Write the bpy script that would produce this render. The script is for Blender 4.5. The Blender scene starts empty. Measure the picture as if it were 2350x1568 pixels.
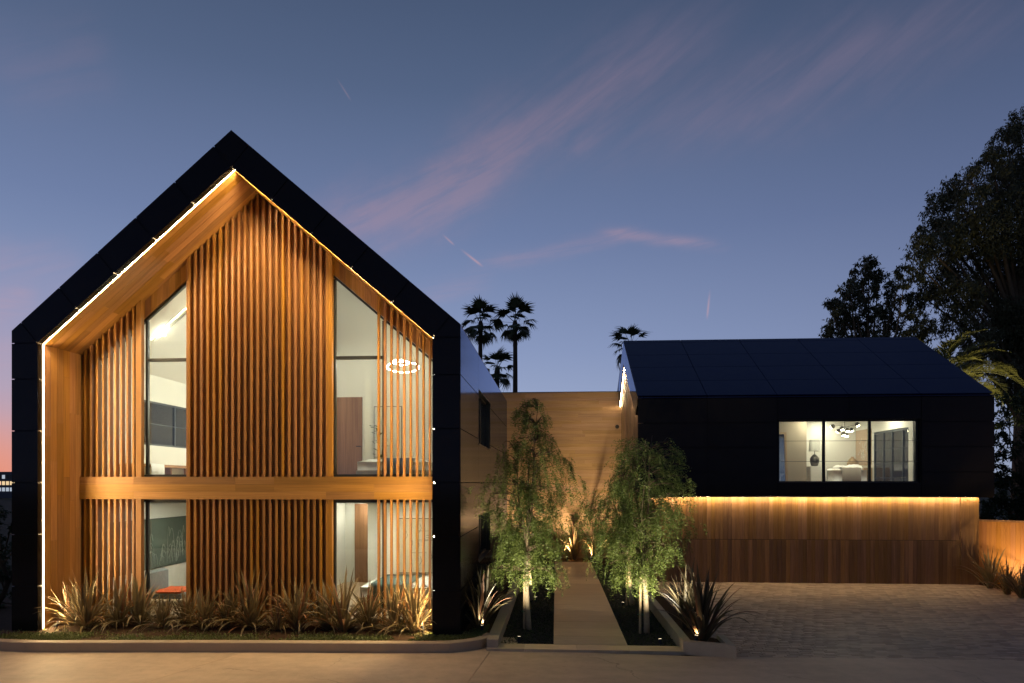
import bpy, math, random
import numpy as np
from mathutils import Vector, Matrix, Euler

random.seed(7)
rng = np.random.default_rng(11)
R = math.radians
scene = bpy.context.scene
COL = scene.collection

# ------------------------------------------------------------------ camera
PSI = R(3.69); CAMZ = 3.19; FPX = 1566.67; HZ = 1108.0
cam_d = bpy.data.cameras.new('camera'); cam = bpy.data.objects.new('camera', cam_d)
COL.objects.link(cam)
cam.location = (0, 0, CAMZ); cam.rotation_euler = (R(90), 0, PSI)
cam_d.sensor_width = 36; cam_d.lens = 24; cam_d.shift_y = (HZ-784)/2350
cam_d.clip_end = 20000; cam_d.clip_start = 0.1
scene.camera = cam
scene.view_settings.view_transform = 'Standard'
scene.view_settings.look = 'None'
scene.view_settings.exposure = 0.0
scene.view_settings.gamma = 1.0
scene.cycles.use_denoising = True
scene.cycles.max_bounces = 7
scene.cycles.diffuse_bounces = 3
scene.cycles.glossy_bounces = 3
scene.cycles.transparent_max_bounces = 16
scene.cycles.sample_clamp_indirect = 6.0
scene.cycles.caustics_reflective = False
scene.cycles.caustics_refractive = False
scene.cycles.use_adaptive_sampling = True
scene.cycles.adaptive_threshold = 0.02

# measuring helpers: a sight line meets a known plane of the place
def wx(u, Y): return Y*math.tan(math.atan((u-1175)/FPX)-PSI)
def depth(X, Y): return -X*math.sin(PSI)+Y*math.cos(PSI)
def wz(v, X, Y): return CAMZ+(HZ-v)*depth(X, Y)/FPX
def gz(u, v, Z):
    d = (CAMZ-Z)*FPX/(v-HZ); l = (u-1175)/FPX*d
    return (l*math.cos(PSI)-d*math.sin(PSI), l*math.sin(PSI)+d*math.cos(PSI))

# ------------------------------------------------------------------ node helpers
class NT:
    def __init__(s, tree): s.t = tree; s.n = tree.nodes; s.l = tree.links
    def new(s, typ, **kw):
        nd = s.n.new(typ)
        for k, v in kw.items(): setattr(nd, k, v)
        return nd
    def put(s, sock, val):
        if hasattr(val, 'is_linked') or isinstance(val, bpy.types.NodeSocket): s.l.new(val, sock)
        else: sock.default_value = val
    def math(s, op, a, b=None, c=None, clamp=False):
        nd = s.new('ShaderNodeMath', operation=op); nd.use_clamp = clamp
        s.put(nd.inputs[0], a)
        if b is not None: s.put(nd.inputs[1], b)
        if c is not None: s.put(nd.inputs[2], c)
        return nd.outputs[0]
    def mix(s, fac, a, b, blend='MIX'):
        nd = s.new('ShaderNodeMix', data_type='RGBA', blend_type=blend)
        s.put(nd.inputs[0], fac); s.put(nd.inputs[6], a); s.put(nd.inputs[7], b)
        return nd.outputs[2]
    def smooth(s, x, lo, hi):
        nd = s.new('ShaderNodeMapRange', interpolation_type='SMOOTHSTEP')
        s.put(nd.inputs[0], x); nd.inputs[1].default_value = lo; nd.inputs[2].default_value = hi
        return nd.outputs[0]
    def noise(s, vec, scale, detail=3.0, rough=0.55, dist=0.0):
        nd = s.new('ShaderNodeTexNoise'); s.put(nd.inputs['Vector'], vec)
        nd.inputs['Scale'].default_value = scale; nd.inputs['Detail'].default_value = detail
        nd.inputs['Roughness'].default_value = rough; nd.inputs['Distortion'].default_value = dist
        return nd.outputs[0]

def c4(c): return (c[0], c[1], c[2], 1.0)

# ------------------------------------------------------------------ world: dusk sky with thin pink cirrus
world = bpy.data.worlds.new('World'); scene.world = world; world.use_nodes = True
wt = NT(world.node_tree); wt.n.clear()
tc = wt.new('ShaderNodeTexCoord')
sep = wt.new('ShaderNodeSeparateXYZ'); wt.l.new(tc.outputs['Generated'], sep.inputs[0])
dx, dy, dz = sep.outputs
az = wt.math('ARCTAN2', dx, dy)                       # 0 = straight behind the houses, positive to the right
el = wt.math('ARCSINE', dz)
az_d = wt.math('MULTIPLY', az, 180/math.pi); el_d = wt.math('MULTIPLY', el, 180/math.pi)
ramp = wt.new('ShaderNodeValToRGB')
wt.l.new(wt.math('DIVIDE', wt.math('MAXIMUM', el_d, 0.0), 90.0), ramp.inputs[0])
stops = [(0.0, (.41, .48, .63)), (0.05, (.345, .415, .605)), (0.12, (.252, .320, .52)), (0.22, (.152, .207, .372)),
         (0.33, (.086, .126, .228)), (0.40, (.061, .092, .170)), (1.0, (.04, .068, .128))]
cr = ramp.color_ramp
while len(cr.elements) < len(stops): cr.elements.new(0.5)
for e, (p, c) in zip(cr.elements, stops): e.position = p; e.color = c4(c)
skyc = ramp.outputs[0]
# the sky is brighter towards the set sun (to the left) and darkens to the right
azf = wt.smooth(az_d, -15.0, 75.0)
skyc = wt.mix(azf, skyc, wt.mix(1.0, skyc, c4((.50, .50, .56)), 'MULTIPLY'))
azb = wt.smooth(wt.math('ABSOLUTE', az_d), 75.0, 160.0)
skyc = wt.mix(azb, skyc, wt.mix(1.0, skyc, c4((.52, .52, .55)), 'MULTIPLY'))
# sunset glow low in the left
gaz = wt.math('SUBTRACT', 1.0, wt.smooth(wt.math('ABSOLUTE', wt.math('ADD', az_d, 68.0)), 10.0, 52.0))
g1 = wt.math('MULTIPLY', gaz, wt.math('SUBTRACT', 1.0, wt.smooth(el_d, 0.0, 7.0)))
g2 = wt.math('MULTIPLY', gaz, wt.math('SUBTRACT', 1.0, wt.smooth(el_d, 2.0, 17.0)))
skyc = wt.mix(wt.math('MULTIPLY', g2, .75), skyc, c4((.62, .30, .30)))
skyc = wt.mix(wt.math('MULTIPLY', g1, 1.0), skyc, c4((.95, .24, .05)))
# thin pink streaks
vw = wt.new('ShaderNodeCombineXYZ'); wt.l.new(az_d, vw.inputs[0]); wt.l.new(el_d, vw.inputs[1])
warp = wt.math('MULTIPLY', wt.math('SUBTRACT', wt.noise(vw.outputs[0], .11, 5.0, .62), .5), 1.0)
def streak(ang_deg, sx, sy, seed):
    c_, s_ = math.cos(R(ang_deg)), math.sin(R(ang_deg)); cv = wt.new('ShaderNodeCombineXYZ')
    wt.put(cv.inputs[0], wt.math('MULTIPLY', wt.math('ADD', wt.math('MULTIPLY', az_d, c_), wt.math('MULTIPLY', el_d, s_)), sx))
    wt.put(cv.inputs[1], wt.math('MULTIPLY', wt.math('SUBTRACT', wt.math('MULTIPLY', el_d, c_), wt.math('MULTIPLY', az_d, s_)), sy)); cv.inputs[2].default_value = seed
    return wt.smooth(wt.noise(cv.outputs[0], 1.6, 4.0, .6, .4), .12, .88)
ST_BIG = streak(27, .06, .42, 3.1); ST_FINE = streak(8, .10, .9, 7.7)
def band(a0, e0, a1, e1, width, amt, st, end=.12):
    L = math.hypot(a1-a0, e1-e0); tx, ty = (a1-a0)/L, (e1-e0)/L
    da = wt.math('SUBTRACT', az_d, a0); de = wt.math('SUBTRACT', el_d, e0)
    along = wt.math('ADD', wt.math('MULTIPLY', da, tx), wt.math('MULTIPLY', de, ty))
    perp = wt.math('SUBTRACT', wt.math('MULTIPLY', de, tx), wt.math('MULTIPLY', da, ty))
    q = wt.math('DIVIDE', wt.math('ADD', perp, wt.math('MULTIPLY', warp, width*2.6)), width)
    g = wt.math('EXPONENT', wt.math('MULTIPLY', wt.math('MULTIPLY', q, q), -1.0))
    w = wt.math('MULTIPLY', wt.smooth(along, -end*L, end*2*L), wt.math('SUBTRACT', 1.0, wt.smooth(along, L*(1-2*end), L*(1+end))))
    return wt.math('MULTIPLY', wt.math('MULTIPLY', g, w), wt.math('MULTIPLY', st, amt))
def azel(u, v):
    a = math.atan((u-1175)/FPX)
    return math.degrees(a-PSI), math.degrees(math.atan((HZ-v)/FPX*math.cos(a)))
clouds = [((690, 555), (1660, 20), 2.0, 1.0, .05, .45), ((700, 560), (1150, 400), 2.2, .7, .05, .4), ((980, 430), (1480, 90), 2.6, .45, .05, .35), ((1480, 250), (2420, -40), 2.1, .50, .05, .4),
          ((1330, 330), (2150, 120), 2.4, .30, .04, .3),
          ((1090, 612), (1460, 535), .55, .75, .08, .9), ((1380, 530), (1660, 565), .42, 1.05, .1, 1.2),
          ((930, 690), (1130, 640), .8, .55, .06, .7), ((-40, 130), (260, 120), 2.6, .40, .05, .35),
          ((-120, 715), (90, 690), .9, .9, .06, .7), ((-60, 600), (200, 640), 1.8, .5, .06, .5), ((-80, 830), (60, 800), 1.2, .9, .06, .7), ((-80, 930), (60, 900), .9, .8, .06, .7)]
tot = None
for (p0, p1, w, amt, sx, sy) in clouds:
    b = band(*azel(*p0), *azel(*p1), w, amt, ST_BIG if w > 1.4 else ST_FINE)
    tot = b if tot is None else wt.math('ADD', tot, b)
pink_amt = wt.math('MINIMUM', tot, .95)
pink = wt.mix(wt.smooth(el_d, 8.0, 36.0), c4((.47, .33, .43)), c4((.175, .15, .235)))
skyc = wt.mix(wt.math('MULTIPLY', pink_amt, .62), skyc, pink)
for (p0, p1, w, amt) in [((1012, 535), (1045, 565), .07, .35), ((1052, 568), (1112, 615), .085, .5), ((1630, 658), (1622, 738), .075, .42), ((770, 175), (808, 235), .06, .14)]:
    a0, e0 = azel(*p0); a1, e1 = azel(*p1)
    L = math.hypot(a1-a0, e1-e0); tx, ty = (a1-a0)/L, (e1-e0)/L
    da = wt.math('SUBTRACT', az_d, a0); de = wt.math('SUBTRACT', el_d, e0)
    along = wt.math('ADD', wt.math('MULTIPLY', da, tx), wt.math('MULTIPLY', de, ty))
    perp = wt.math('SUBTRACT', wt.math('MULTIPLY', de, tx), wt.math('MULTIPLY', da, ty))
    q = wt.math('DIVIDE', perp, w)
    g = wt.math('EXPONENT', wt.math('MULTIPLY', wt.math('MULTIPLY', q, q), -1.0))
    win = wt.math('MULTIPLY', wt.smooth(along, 0.0, L*.6), wt.math('SUBTRACT', 1.0, wt.smooth(along, L*.7, L)))
    skyc = wt.mix(wt.math('MULTIPLY', wt.math('MULTIPLY', g, win), amt), skyc, c4((.62, .36, .38)))
# twilight scatter of the sun just under the horizon
nish = wt.new('ShaderNodeTexSky', sky_type='NISHITA'); nish.sun_disc = False
nish.sun_elevation = R(-3.0); nish.sun_rotation = R(-68.0); nish.altitude = 150
nb = wt.new('ShaderNodeBackground'); wt.l.new(nish.outputs[0], nb.inputs[0]); nb.inputs[1].default_value = 0.05
bg = wt.new('ShaderNodeBackground'); wt.l.new(skyc, bg.inputs[0]); bg.inputs[1].default_value = 1.0
add = wt.new('ShaderNodeAddShader'); wt.l.new(bg.outputs[0], add.inputs[0]); wt.l.new(nb.outputs[0], add.inputs[1])
out = wt.new('ShaderNodeOutputWorld'); wt.l.new(add.outputs[0], out.inputs[0])

# ------------------------------------------------------------------ materials
MATS = {}
def mat(name):
    m = bpy.data.materials.new(name); m.use_nodes = True
    t = NT(m.node_tree); t.n.clear()
    o = t.new('ShaderNodeOutputMaterial'); MATS[name] = m
    return m, t, o
def principled(t, o, col, rough=.5, spec=.5, metal=0.0, normal=None):
    p = t.new('ShaderNodeBsdfPrincipled')
    t.put(p.inputs['Base Color'], col if not isinstance(col, tuple) else c4(col))
    t.put(p.inputs['Roughness'], rough); t.put(p.inputs['Specular IOR Level'], spec); p.inputs['Metallic'].default_value = metal
    if normal is not None: t.l.new(normal, p.inputs['Normal'])
    t.l.new(p.outputs[0], o.inputs[0]); return p
def bump(t, h, strength, dist=.01):
    b = t.new('ShaderNodeBump'); b.inputs['Strength'].default_value = strength; b.inputs['Distance'].default_value = dist
    t.l.new(h, b.inputs['Height']); return b.outputs[0]
def plain(name, col, rough=.6, spec=.4, var=.12, scale=6.0, metal=0.0, bmp=0.0):
    m, t, o = mat(name)
    g = t.new('ShaderNodeTexCoord')
    n = t.noise(g.outputs['Object'], scale, 4.0, .6)
    col2 = t.mix(n, c4([x*(1-var) for x in col]), c4([min(1, x*(1+var)) for x in col]))
    rr = t.math('ADD', rough-.06, t.math('MULTIPLY', n, .12))
    nn = bump(t, t.noise(g.outputs['Object'], scale*12, 3.0), bmp, .004) if bmp else None
    principled(t, o, col2, rr, spec, metal, nn); return m
def rnd(t, n_out=True):
    a = t.new('ShaderNodeObjectInfo').outputs['Random']; b = t.new('ShaderNodeNewGeometry').outputs['Random Per Island']
    return t.math('FRACT', t.math('ADD', a, b))
def wood(name, axis, dark, light, vmin=.70, vmax=1.22, rough=.5, grain=1.0, bmp=.12, lat=34.0):
    m, t, o = mat(name)
    g = t.new('ShaderNodeTexCoord'); r = rnd(t)
    mp = t.new('ShaderNodeMapping'); t.l.new(g.outputs['Object'], mp.inputs[0])
    s = [lat, lat, lat]; s['XYZ'.index(axis)] = 1.1
    mp.inputs['Scale'].default_value = s
    off = t.new('ShaderNodeCombineXYZ')
    for i in range(3): t.put(off.inputs[i], t.math('MULTIPLY', r, 37.0+11*i))
    t.l.new(off.outputs[0], mp.inputs['Location'])
    n1 = t.noise(mp.outputs[0], 1.0*grain, 5.0, .62, .3)
    n2 = t.noise(mp.outputs[0], .22*grain, 3.0, .5, .5)
    f = t.smooth(t.math('ADD', t.math('MULTIPLY', n1, .6), t.math('MULTIPLY', n2, .4)), .3, .7)
    base = t.mix(f, c4(dark), c4(light))
    r2 = t.math('FRACT', t.math('MULTIPLY', r, 7.31)); r3 = t.math('FRACT', t.math('MULTIPLY', r, 23.7))
    val = t.math('ADD', vmin, t.math('MULTIPLY', r2, vmax-vmin))
    hs = t.new('ShaderNodeHueSaturation'); t.l.new(base, hs.inputs['Color']); t.l.new(val, hs.inputs['Value'])
    t.put(hs.inputs['Saturation'], t.math('ADD', .90, t.math('MULTIPLY', r3, .16)))
    t.put(hs.inputs['Hue'], t.math('ADD', .492, t.math('MULTIPLY', r3, .014)))
    principled(t, o, hs.outputs[0], t.math('ADD', rough-.08, t.math('MULTIPLY', n1, .16)), .35, 0.0, bump(t, n1, bmp, .0015)); return m
CD, CL = (.25, .118, .029), (.40, .20, .056)
W = {a: wood('cedar_'+a.lower(), a, CD, CL) for a in 'XYZ'}
W['slat'] = wood('cedar_slat', 'Z', (.285, .130, .028), (.345, .160, .037), .86, 1.12, .45, .8, .0, 4.0)
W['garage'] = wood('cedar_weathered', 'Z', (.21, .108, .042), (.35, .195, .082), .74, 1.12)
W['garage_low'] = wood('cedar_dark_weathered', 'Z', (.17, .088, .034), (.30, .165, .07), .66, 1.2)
W['wallX'] = wood('cedar_pale', 'X', (.30, .185, .088), (.42, .275, .145), .90, 1.08)
W['gable'] = wood('cedar_gable', 'Z', (.30, .185, .09), (.46, .30, .155), .82, 1.12)
W['walnut'] = wood('walnut', 'Z', (.19, .085, .035), (.34, .17, .078), .95, 1.05)
W['oak'] = wood('oak_floor', 'Y', (.36, .25, .14), (.52, .39, .24), .9, 1.08)
W['oakZ'] = wood('oak_furniture', 'Z', (.40, .27, .15), (.55, .40, .24), .95, 1.05)
W['fence'] = wood('cedar_fence', 'Z', (.34, .145, .03), (.47, .215, .052), .9, 1.1)

def panel_mat():
    m, t, o = mat('black_panel'); g = t.new('ShaderNodeTexCoord'); r = rnd(t)
    n = t.noise(g.outputs['Object'], 1.7, 4.0, .6); mp = t.new('ShaderNodeMapping'); t.l.new(g.outputs['Object'], mp.inputs[0])
    mp.inputs['Scale'].default_value = (9, 9, .5); st = t.noise(mp.outputs[0], 2.0, 4.0)
    fine = t.noise(g.outputs['Object'], 160.0, 2.0)
    col = t.mix(n, c4((.0125, .0105, .0078)), c4((.020, .017, .0125)))
    rough = t.math('ADD', .05, t.math('ADD', t.math('MULTIPLY', st, .11), t.math('MULTIPLY', r, .02)))
    nn = bump(t, fine, .02, .001)
    df = t.new('ShaderNodeBsdfDiffuse'); t.l.new(col, df.inputs[0]); t.l.new(nn, df.inputs['Normal'])
    gl = t.new('ShaderNodeBsdfGlossy'); gl.inputs[0].default_value = (.60, .70, 1.0, 1); t.l.new(rough, gl.inputs['Roughness']); t.l.new(nn, gl.inputs['Normal'])
    fr = t.new('ShaderNodeFresnel'); fr.inputs[0].default_value = 1.36; t.l.new(nn, fr.inputs['Normal'])
    mx = t.new('ShaderNodeMixShader'); t.put(mx.inputs[0], t.math('SUBTRACT', fr.outputs[0], .012, clamp=True)); t.l.new(df.outputs[0], mx.inputs[1]); t.l.new(gl.outputs[0], mx.inputs[2])
    t.l.new(mx.outputs[0], o.inputs[0])
panel_mat(); PANEL = MATS['black_panel']
def roof_mat():
    m, t, o = mat('solar_roof_panel'); g = t.new('ShaderNodeTexCoord'); r = rnd(t)
    n = t.noise(g.outputs['Object'], 2.2, 4.0, .6)
    col = t.mix(n, c4((.009, .016, .062)), c4((.014, .023, .088)))
    principled(t, o, col, t.math('ADD', .34, t.math('MULTIPLY', n, .12)), .18)
roof_mat(); ROOF = MATS['solar_roof_panel']
CORE = plain('dark_membrane', (.006, .006, .006), .8, .2)
FRAME = plain('dark_frame', (.022, .024, .022), .38, .5)
STEEL = plain('dark_steel', (.05, .058, .06), .45, .5)
WHITE = plain('white_plaster', (.78, .77, .70), .75, .2, .03, 1.5)
CEIL = plain('ceiling_white', (.74, .73, .66), .8, .2, .02, 1.5)
TAN = plain('tan_plaster', (.50, .43, .32), .75, .2, .04, 1.5)
BEDW = plain('bed_linen', (.80, .79, .75), .9, .1, .05, 9.0)
BEDF = plain('bed_frame_fabric', (.42, .36, .26), .9, .1, .08, 40)
BLUE = plain('blue_throw', (.13, .19, .27), .9, .1, .12, 30)
GREEN = plain('green_throw', (.12, .17, .155), .9, .1, .12, 30)
TAUPE = plain('taupe_throw', (.34, .29, .23), .9, .1, .12, 30)
CHAIRG = plain('olive_upholstery', (.25, .29, .15), .9, .1, .08, 30)
ORANGE = plain('orange_seat', (.58, .10, .025), .6, .3, .05, 20)
GREYF = plain('grey_fabric', (.20, .22, .22), .9, .1, .1, 30)
BRONZE = plain('bronze_metal', (.12, .11, .085), .35, .5, .1, 10, .7)
RATTAN = plain('rattan', (.34, .24, .14), .8, .2, .25, 60)
BLACK = plain('black_plastic', (.012, .012, .012), .5, .4)
CERAM = plain('white_ceramic', (.75, .72, .66), .4, .5, .04)
SOIL = plain('soil', (.06, .036, .02), .95, .1, .5, 9.0, 0, .6)
LIMB = plain('bark_brown', (.13, .095, .06), .9, .15, .35, 18.0, 0, .6)
BARKP = plain('bark_pale', (.40, .32, .22), .85, .15, .3, 14.0, 0, .6)
PALMB = plain('palm_bark', (.085, .065, .05), .9, .1, .3, 9.0, 0, .4)
STAKE = plain('stake_pole', (.48, .36, .22), .8, .2, .12, 20)
TIE = plain('green_tie', (.05, .16, .11), .7, .3)

def concrete(name, col, rough=.62, bigvar=.22, cracks=0.0):
    m, t, o = mat(name); g = t.new('ShaderNodeTexCoord')
    a = t.noise(g.outputs['Object'], .35, 5.0, .65); b = t.noise(g.outputs['Object'], 3.5, 6.0, .7); c = t.noise(g.outputs['Object'], 70, 3.0, .6)
    mp = t.new('ShaderNodeMapping'); t.l.new(g.outputs['Object'], mp.inputs[0]); mp.inputs['Scale'].default_value = (.5, 2.2, 1.0); mp.inputs['Rotation'].default_value = (0, 0, .12)
    tr_ = t.noise(mp.outputs[0], 1.2, 5.0, .6, .3)
    sp = t.smooth(t.noise(g.outputs['Object'], 5.5, 2.0, .5), .70, .76); sp2 = t.smooth(t.noise(g.outputs['Object'], 26, 2.0, .5), .74, .80)
    f = t.math('ADD', t.math('MULTIPLY', a, .40), t.math('ADD', t.math('MULTIPLY', b, .28), t.math('ADD', t.math('MULTIPLY', c, .14), t.math('MULTIPLY', tr_, .18))))
    cc = t.mix(t.smooth(f, .34, .66), c4([x*(1-bigvar) for x in col]), c4([x*(1+bigvar*.7) for x in col]))
    cc = t.mix(t.math('MULTIPLY', sp, .35), cc, c4([x*.5 for x in col])); cc = t.mix(t.math('MULTIPLY', sp2, .45), cc, c4([x*.35 for x in col]))
    if cracks:
        wv = t.new('ShaderNodeVectorMath', operation='MULTIPLY_ADD'); nz = t.new('ShaderNodeTexNoise'); t.l.new(g.outputs['Object'], nz.inputs['Vector']); nz.inputs['Scale'].default_value = 1.1; nz.inputs['Detail'].default_value = 5
        t.l.new(nz.outputs['Color'], wv.inputs[0]); wv.inputs[1].default_value = (1.2, 1.2, 0); t.l.new(g.outputs['Object'], wv.inputs[2])
        vo = t.new('ShaderNodeTexVoronoi', feature='DISTANCE_TO_EDGE'); t.l.new(wv.outputs[0], vo.inputs['Vector']); vo.inputs['Scale'].default_value = .28
        ck_ = t.math('MULTIPLY', t.math('SUBTRACT', 1.0, t.smooth(vo.outputs['Distance'], .0, .006)), t.smooth(t.noise(g.outputs['Object'], .5, 2.0), .5, .62))
        cc = t.mix(t.math('MULTIPLY', ck_, cracks), cc, c4([x*.3 for x in col]))
    principled(t, o, cc, t.math('ADD', rough-.1, t.math('MULTIPLY', b, .2)), .35, 0.0, bump(t, c, .2, .003)); return m
ROADM = concrete('forecourt_concrete', (.52, .40, .285), .62, .26, .6)
KERBM = concrete('kerb_concrete', (.40, .32, .225), .7, .12)
PLANTERM = concrete('planter_concrete', (.42, .36, .27), .7, .18)
def path_mat():
    m, t, o = mat('travertine'); g = t.new('ShaderNodeTexCoord'); r = rnd(t)
    mp = t.new('ShaderNodeMapping'); t.l.new(g.outputs['Object'], mp.inputs[0]); mp.inputs['Scale'].default_value = (1.0, 9.0, 1.0)
    off = t.new('ShaderNodeCombineXYZ'); t.put(off.inputs[1], t.math('MULTIPLY', r, 90.0)); t.l.new(off.outputs[0], mp.inputs['Location'])
    a = t.noise(mp.outputs[0], 1.6, 6.0, .65, .6)
    cc = t.mix(t.smooth(a, .3, .7), c4((.47, .37, .24)), c4((.62, .51, .35)))
    hs = t.new('ShaderNodeHueSaturation'); t.l.new(cc, hs.inputs['Color']); t.put(hs.inputs['Value'], t.math('ADD', .86, t.math('MULTIPLY', r, .26)))
    principled(t, o, hs.outputs[0], t.math('ADD', .26, t.math('MULTIPLY', a, .2)), .5)
path_mat(); PATHM = MATS['travertine']
def paver_mat():
    m, t, o = mat('paver_clay'); g = t.new('ShaderNodeTexCoord'); r = rnd(t)
    big = t.noise(t.new('ShaderNodeNewGeometry').outputs['Position'], .5, 4.0, .6)
    n = t.noise(t.new('ShaderNodeNewGeometry').outputs['Position'], 40, 3.0)
    cc = t.mix(r, c4((.27, .20, .145)), c4((.52, .395, .29)))
    cc = t.mix(t.math('MULTIPLY', t.smooth(big, .48, .66), .3), cc, c4((.2, .16, .125)))
    principled(t, o, cc, t.math('ADD', .42, t.math('MULTIPLY', n, .25)), .45, 0, bump(t, n, .3, .003))
paver_mat(); PAVER = MATS['paver_clay']
def ground_mat():
    m, t, o = mat('dark_ground'); p = t.new('ShaderNodeNewGeometry').outputs['Position']
    n = t.noise(p, .4, 6.0, .65)
    principled(t, o, t.mix(n, c4((.022, .028, .016)), c4((.07, .06, .04))), .95, .1)
ground_mat(); GROUND = MATS['dark_ground']
def glass_mat():
    m, t, o = mat('window_glass')
    tr = t.new('ShaderNodeBsdfTransparent'); tr.inputs[0].default_value = (.94, .97, .94, 1)
    gl = t.new('ShaderNodeBsdfGlossy'); gl.inputs['Roughness'].default_value = .015; gl.inputs[0].default_value = (1, 1, 1, 1)
    fr = t.new('ShaderNodeFresnel'); fr.inputs[0].default_value = 1.5
    mx = t.new('ShaderNodeMixShader'); t.put(mx.inputs[0], t.math('MULTIPLY', fr.outputs[0], 1.5, clamp=True))
    t.l.new(tr.outputs[0], mx.inputs[1]); t.l.new(gl.outputs[0], mx.inputs[2]); t.l.new(mx.outputs[0], o.inputs[0]); return m
GLASS = glass_mat()
def mirror_mat():
    m, t, o = mat('mirror_glass'); g = t.new('ShaderNodeBsdfGlossy'); g.inputs['Roughness'].default_value = .02; g.inputs[0].default_value = (.8, .82, .8, 1)
    t.l.new(g.outputs[0], o.inputs[0]); return m
MIRROR = mirror_mat()
def emit(name, col, s):
    m, t, o = mat(name); e = t.new('ShaderNodeEmission'); e.inputs[0].default_value = c4(col); e.inputs[1].default_value = s
    t.l.new(e.outputs[0], o.inputs[0]); return m
LEDM = emit('led_warm', (1.0, .715, .36), 740)
LEDG = emit('led_soffit', (1.0, .72, .38), 125)
LEDR = emit('led_gable', (1.0, .76, .48), 95)
BULB = emit('bulb_white', (1.0, .92, .72), 160)
RINGM = emit('ring_light', (1.0, .93, .78), 60)
COVE = emit('ceiling_lamp', (1.0, .94, .80), 190); DOWNL = emit('fill_downlight_lamp', (1.0, .90, .70), 320)
COVER_ = emit('ceiling_lamp_guest', (1.0, .88, .66), 30)
GLOBEL = emit('globe_lamp', (1.0, .86, .62), 26)
LENS = emit('uplight_lens', (1.0, .80, .50), 5)
FARWIN = emit('far_window', (1.0, .72, .40), .9)
FARWIN2 = emit('far_window_cool', (.75, .85, 1.0), .55)
for m_ in (LENS, FARWIN, FARWIN2, GLOBEL): m_.cycles.emission_sampling = 'NONE'

def leafmat(name, c1, c2, trans=.35, rough=.5, spec=.35):
    m, t, o = mat(name); r = rnd(t)
    n = t.noise(t.new('ShaderNodeTexCoord').outputs['Object'], 2.0, 3.0)
    f = t.math('ADD', t.math('MULTIPLY', r, .7), t.math('MULTIPLY', n, .3))
    cc = t.mix(f, c4(c1), c4(c2))
    p = t.new('ShaderNodeBsdfPrincipled'); t.l.new(cc, p.inputs['Base Color']); p.inputs['Roughness'].default_value = rough
    p.inputs['Specular IOR Level'].default_value = spec
    tr = t.new('ShaderNodeBsdfTranslucent'); t.l.new(cc, tr.inputs[0])
    mx = t.new('ShaderNodeMixShader'); mx.inputs[0].default_value = trans
    t.l.new(p.outputs[0], mx.inputs[1]); t.l.new(tr.outputs[0], mx.inputs[2]); t.l.new(mx.outputs[0], o.inputs[0]); return m
PEPPER = leafmat('pepper_leaf', (.085, .125, .028), (.205, .255, .065), .42)
EUCA = leafmat('eucalyptus_leaf', (.04, .048, .024), (.125, .125, .06), .2)
FANL = leafmat('fan_palm_leaf', (.03, .045, .02), (.07, .085, .035), .15)
PHOE = leafmat('date_palm_leaf', (.10, .11, .03), (.20, .20, .06), .25)
SHRUB = leafmat('shrub_leaf', (.02, .035, .014), (.06, .085, .03), .25)
COVERL = leafmat('ground_cover_leaf', (.07, .10, .025), (.17, .19, .06), .2)
DARKCOV = leafmat('bed_cover_leaf', (.025, .04, .018), (.07, .09, .035), .2)
FIDDLE = leafmat('fiddle_leaf', (.035, .09, .025), (.08, .16, .05), .2)
def flaxmat(name, c1, c2, c3):
    m, t, o = mat(name); r = rnd(t)
    g = t.new('ShaderNodeTexCoord'); sx = t.new('ShaderNodeSeparateXYZ'); t.l.new(g.outputs['Generated'], sx.inputs[0])
    mp = t.new('ShaderNodeMapping'); t.l.new(g.outputs['Object'], mp.inputs[0]); mp.inputs['Scale'].default_value = (60, 60, 2)
    st = t.noise(mp.outputs[0], 1.0, 3.0)
    cc = t.mix(t.smooth(r, .05, .75), c4(c1), c4(c2)); cc = t.mix(t.smooth(r, .80, .97), cc, c4(c3))
    cc = t.mix(t.math('MULTIPLY', st, .5), cc, c4([x*1.55 for x in c2]))
    p = t.new('ShaderNodeBsdfPrincipled'); t.l.new(cc, p.inputs['Base Color']); p.inputs['Roughness'].default_value = .42
    tr = t.new('ShaderNodeBsdfTranslucent'); t.l.new(cc, tr.inputs[0])
    mx = t.new('ShaderNodeMixShader'); mx.inputs[0].default_value = .2
    t.l.new(p.outputs[0], mx.inputs[1]); t.l.new(tr.outputs[0], mx.inputs[2]); t.l.new(mx.outputs[0], o.inputs[0]); return m
FLAX = flaxmat('flax_bronze', (.13, .094, .043), (.23, .175, .08), (.33, .12, .055))
FLAXD = flaxmat('flax_dark', (.05, .042, .025), (.10, .08, .042), (.15, .065, .04))

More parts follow.
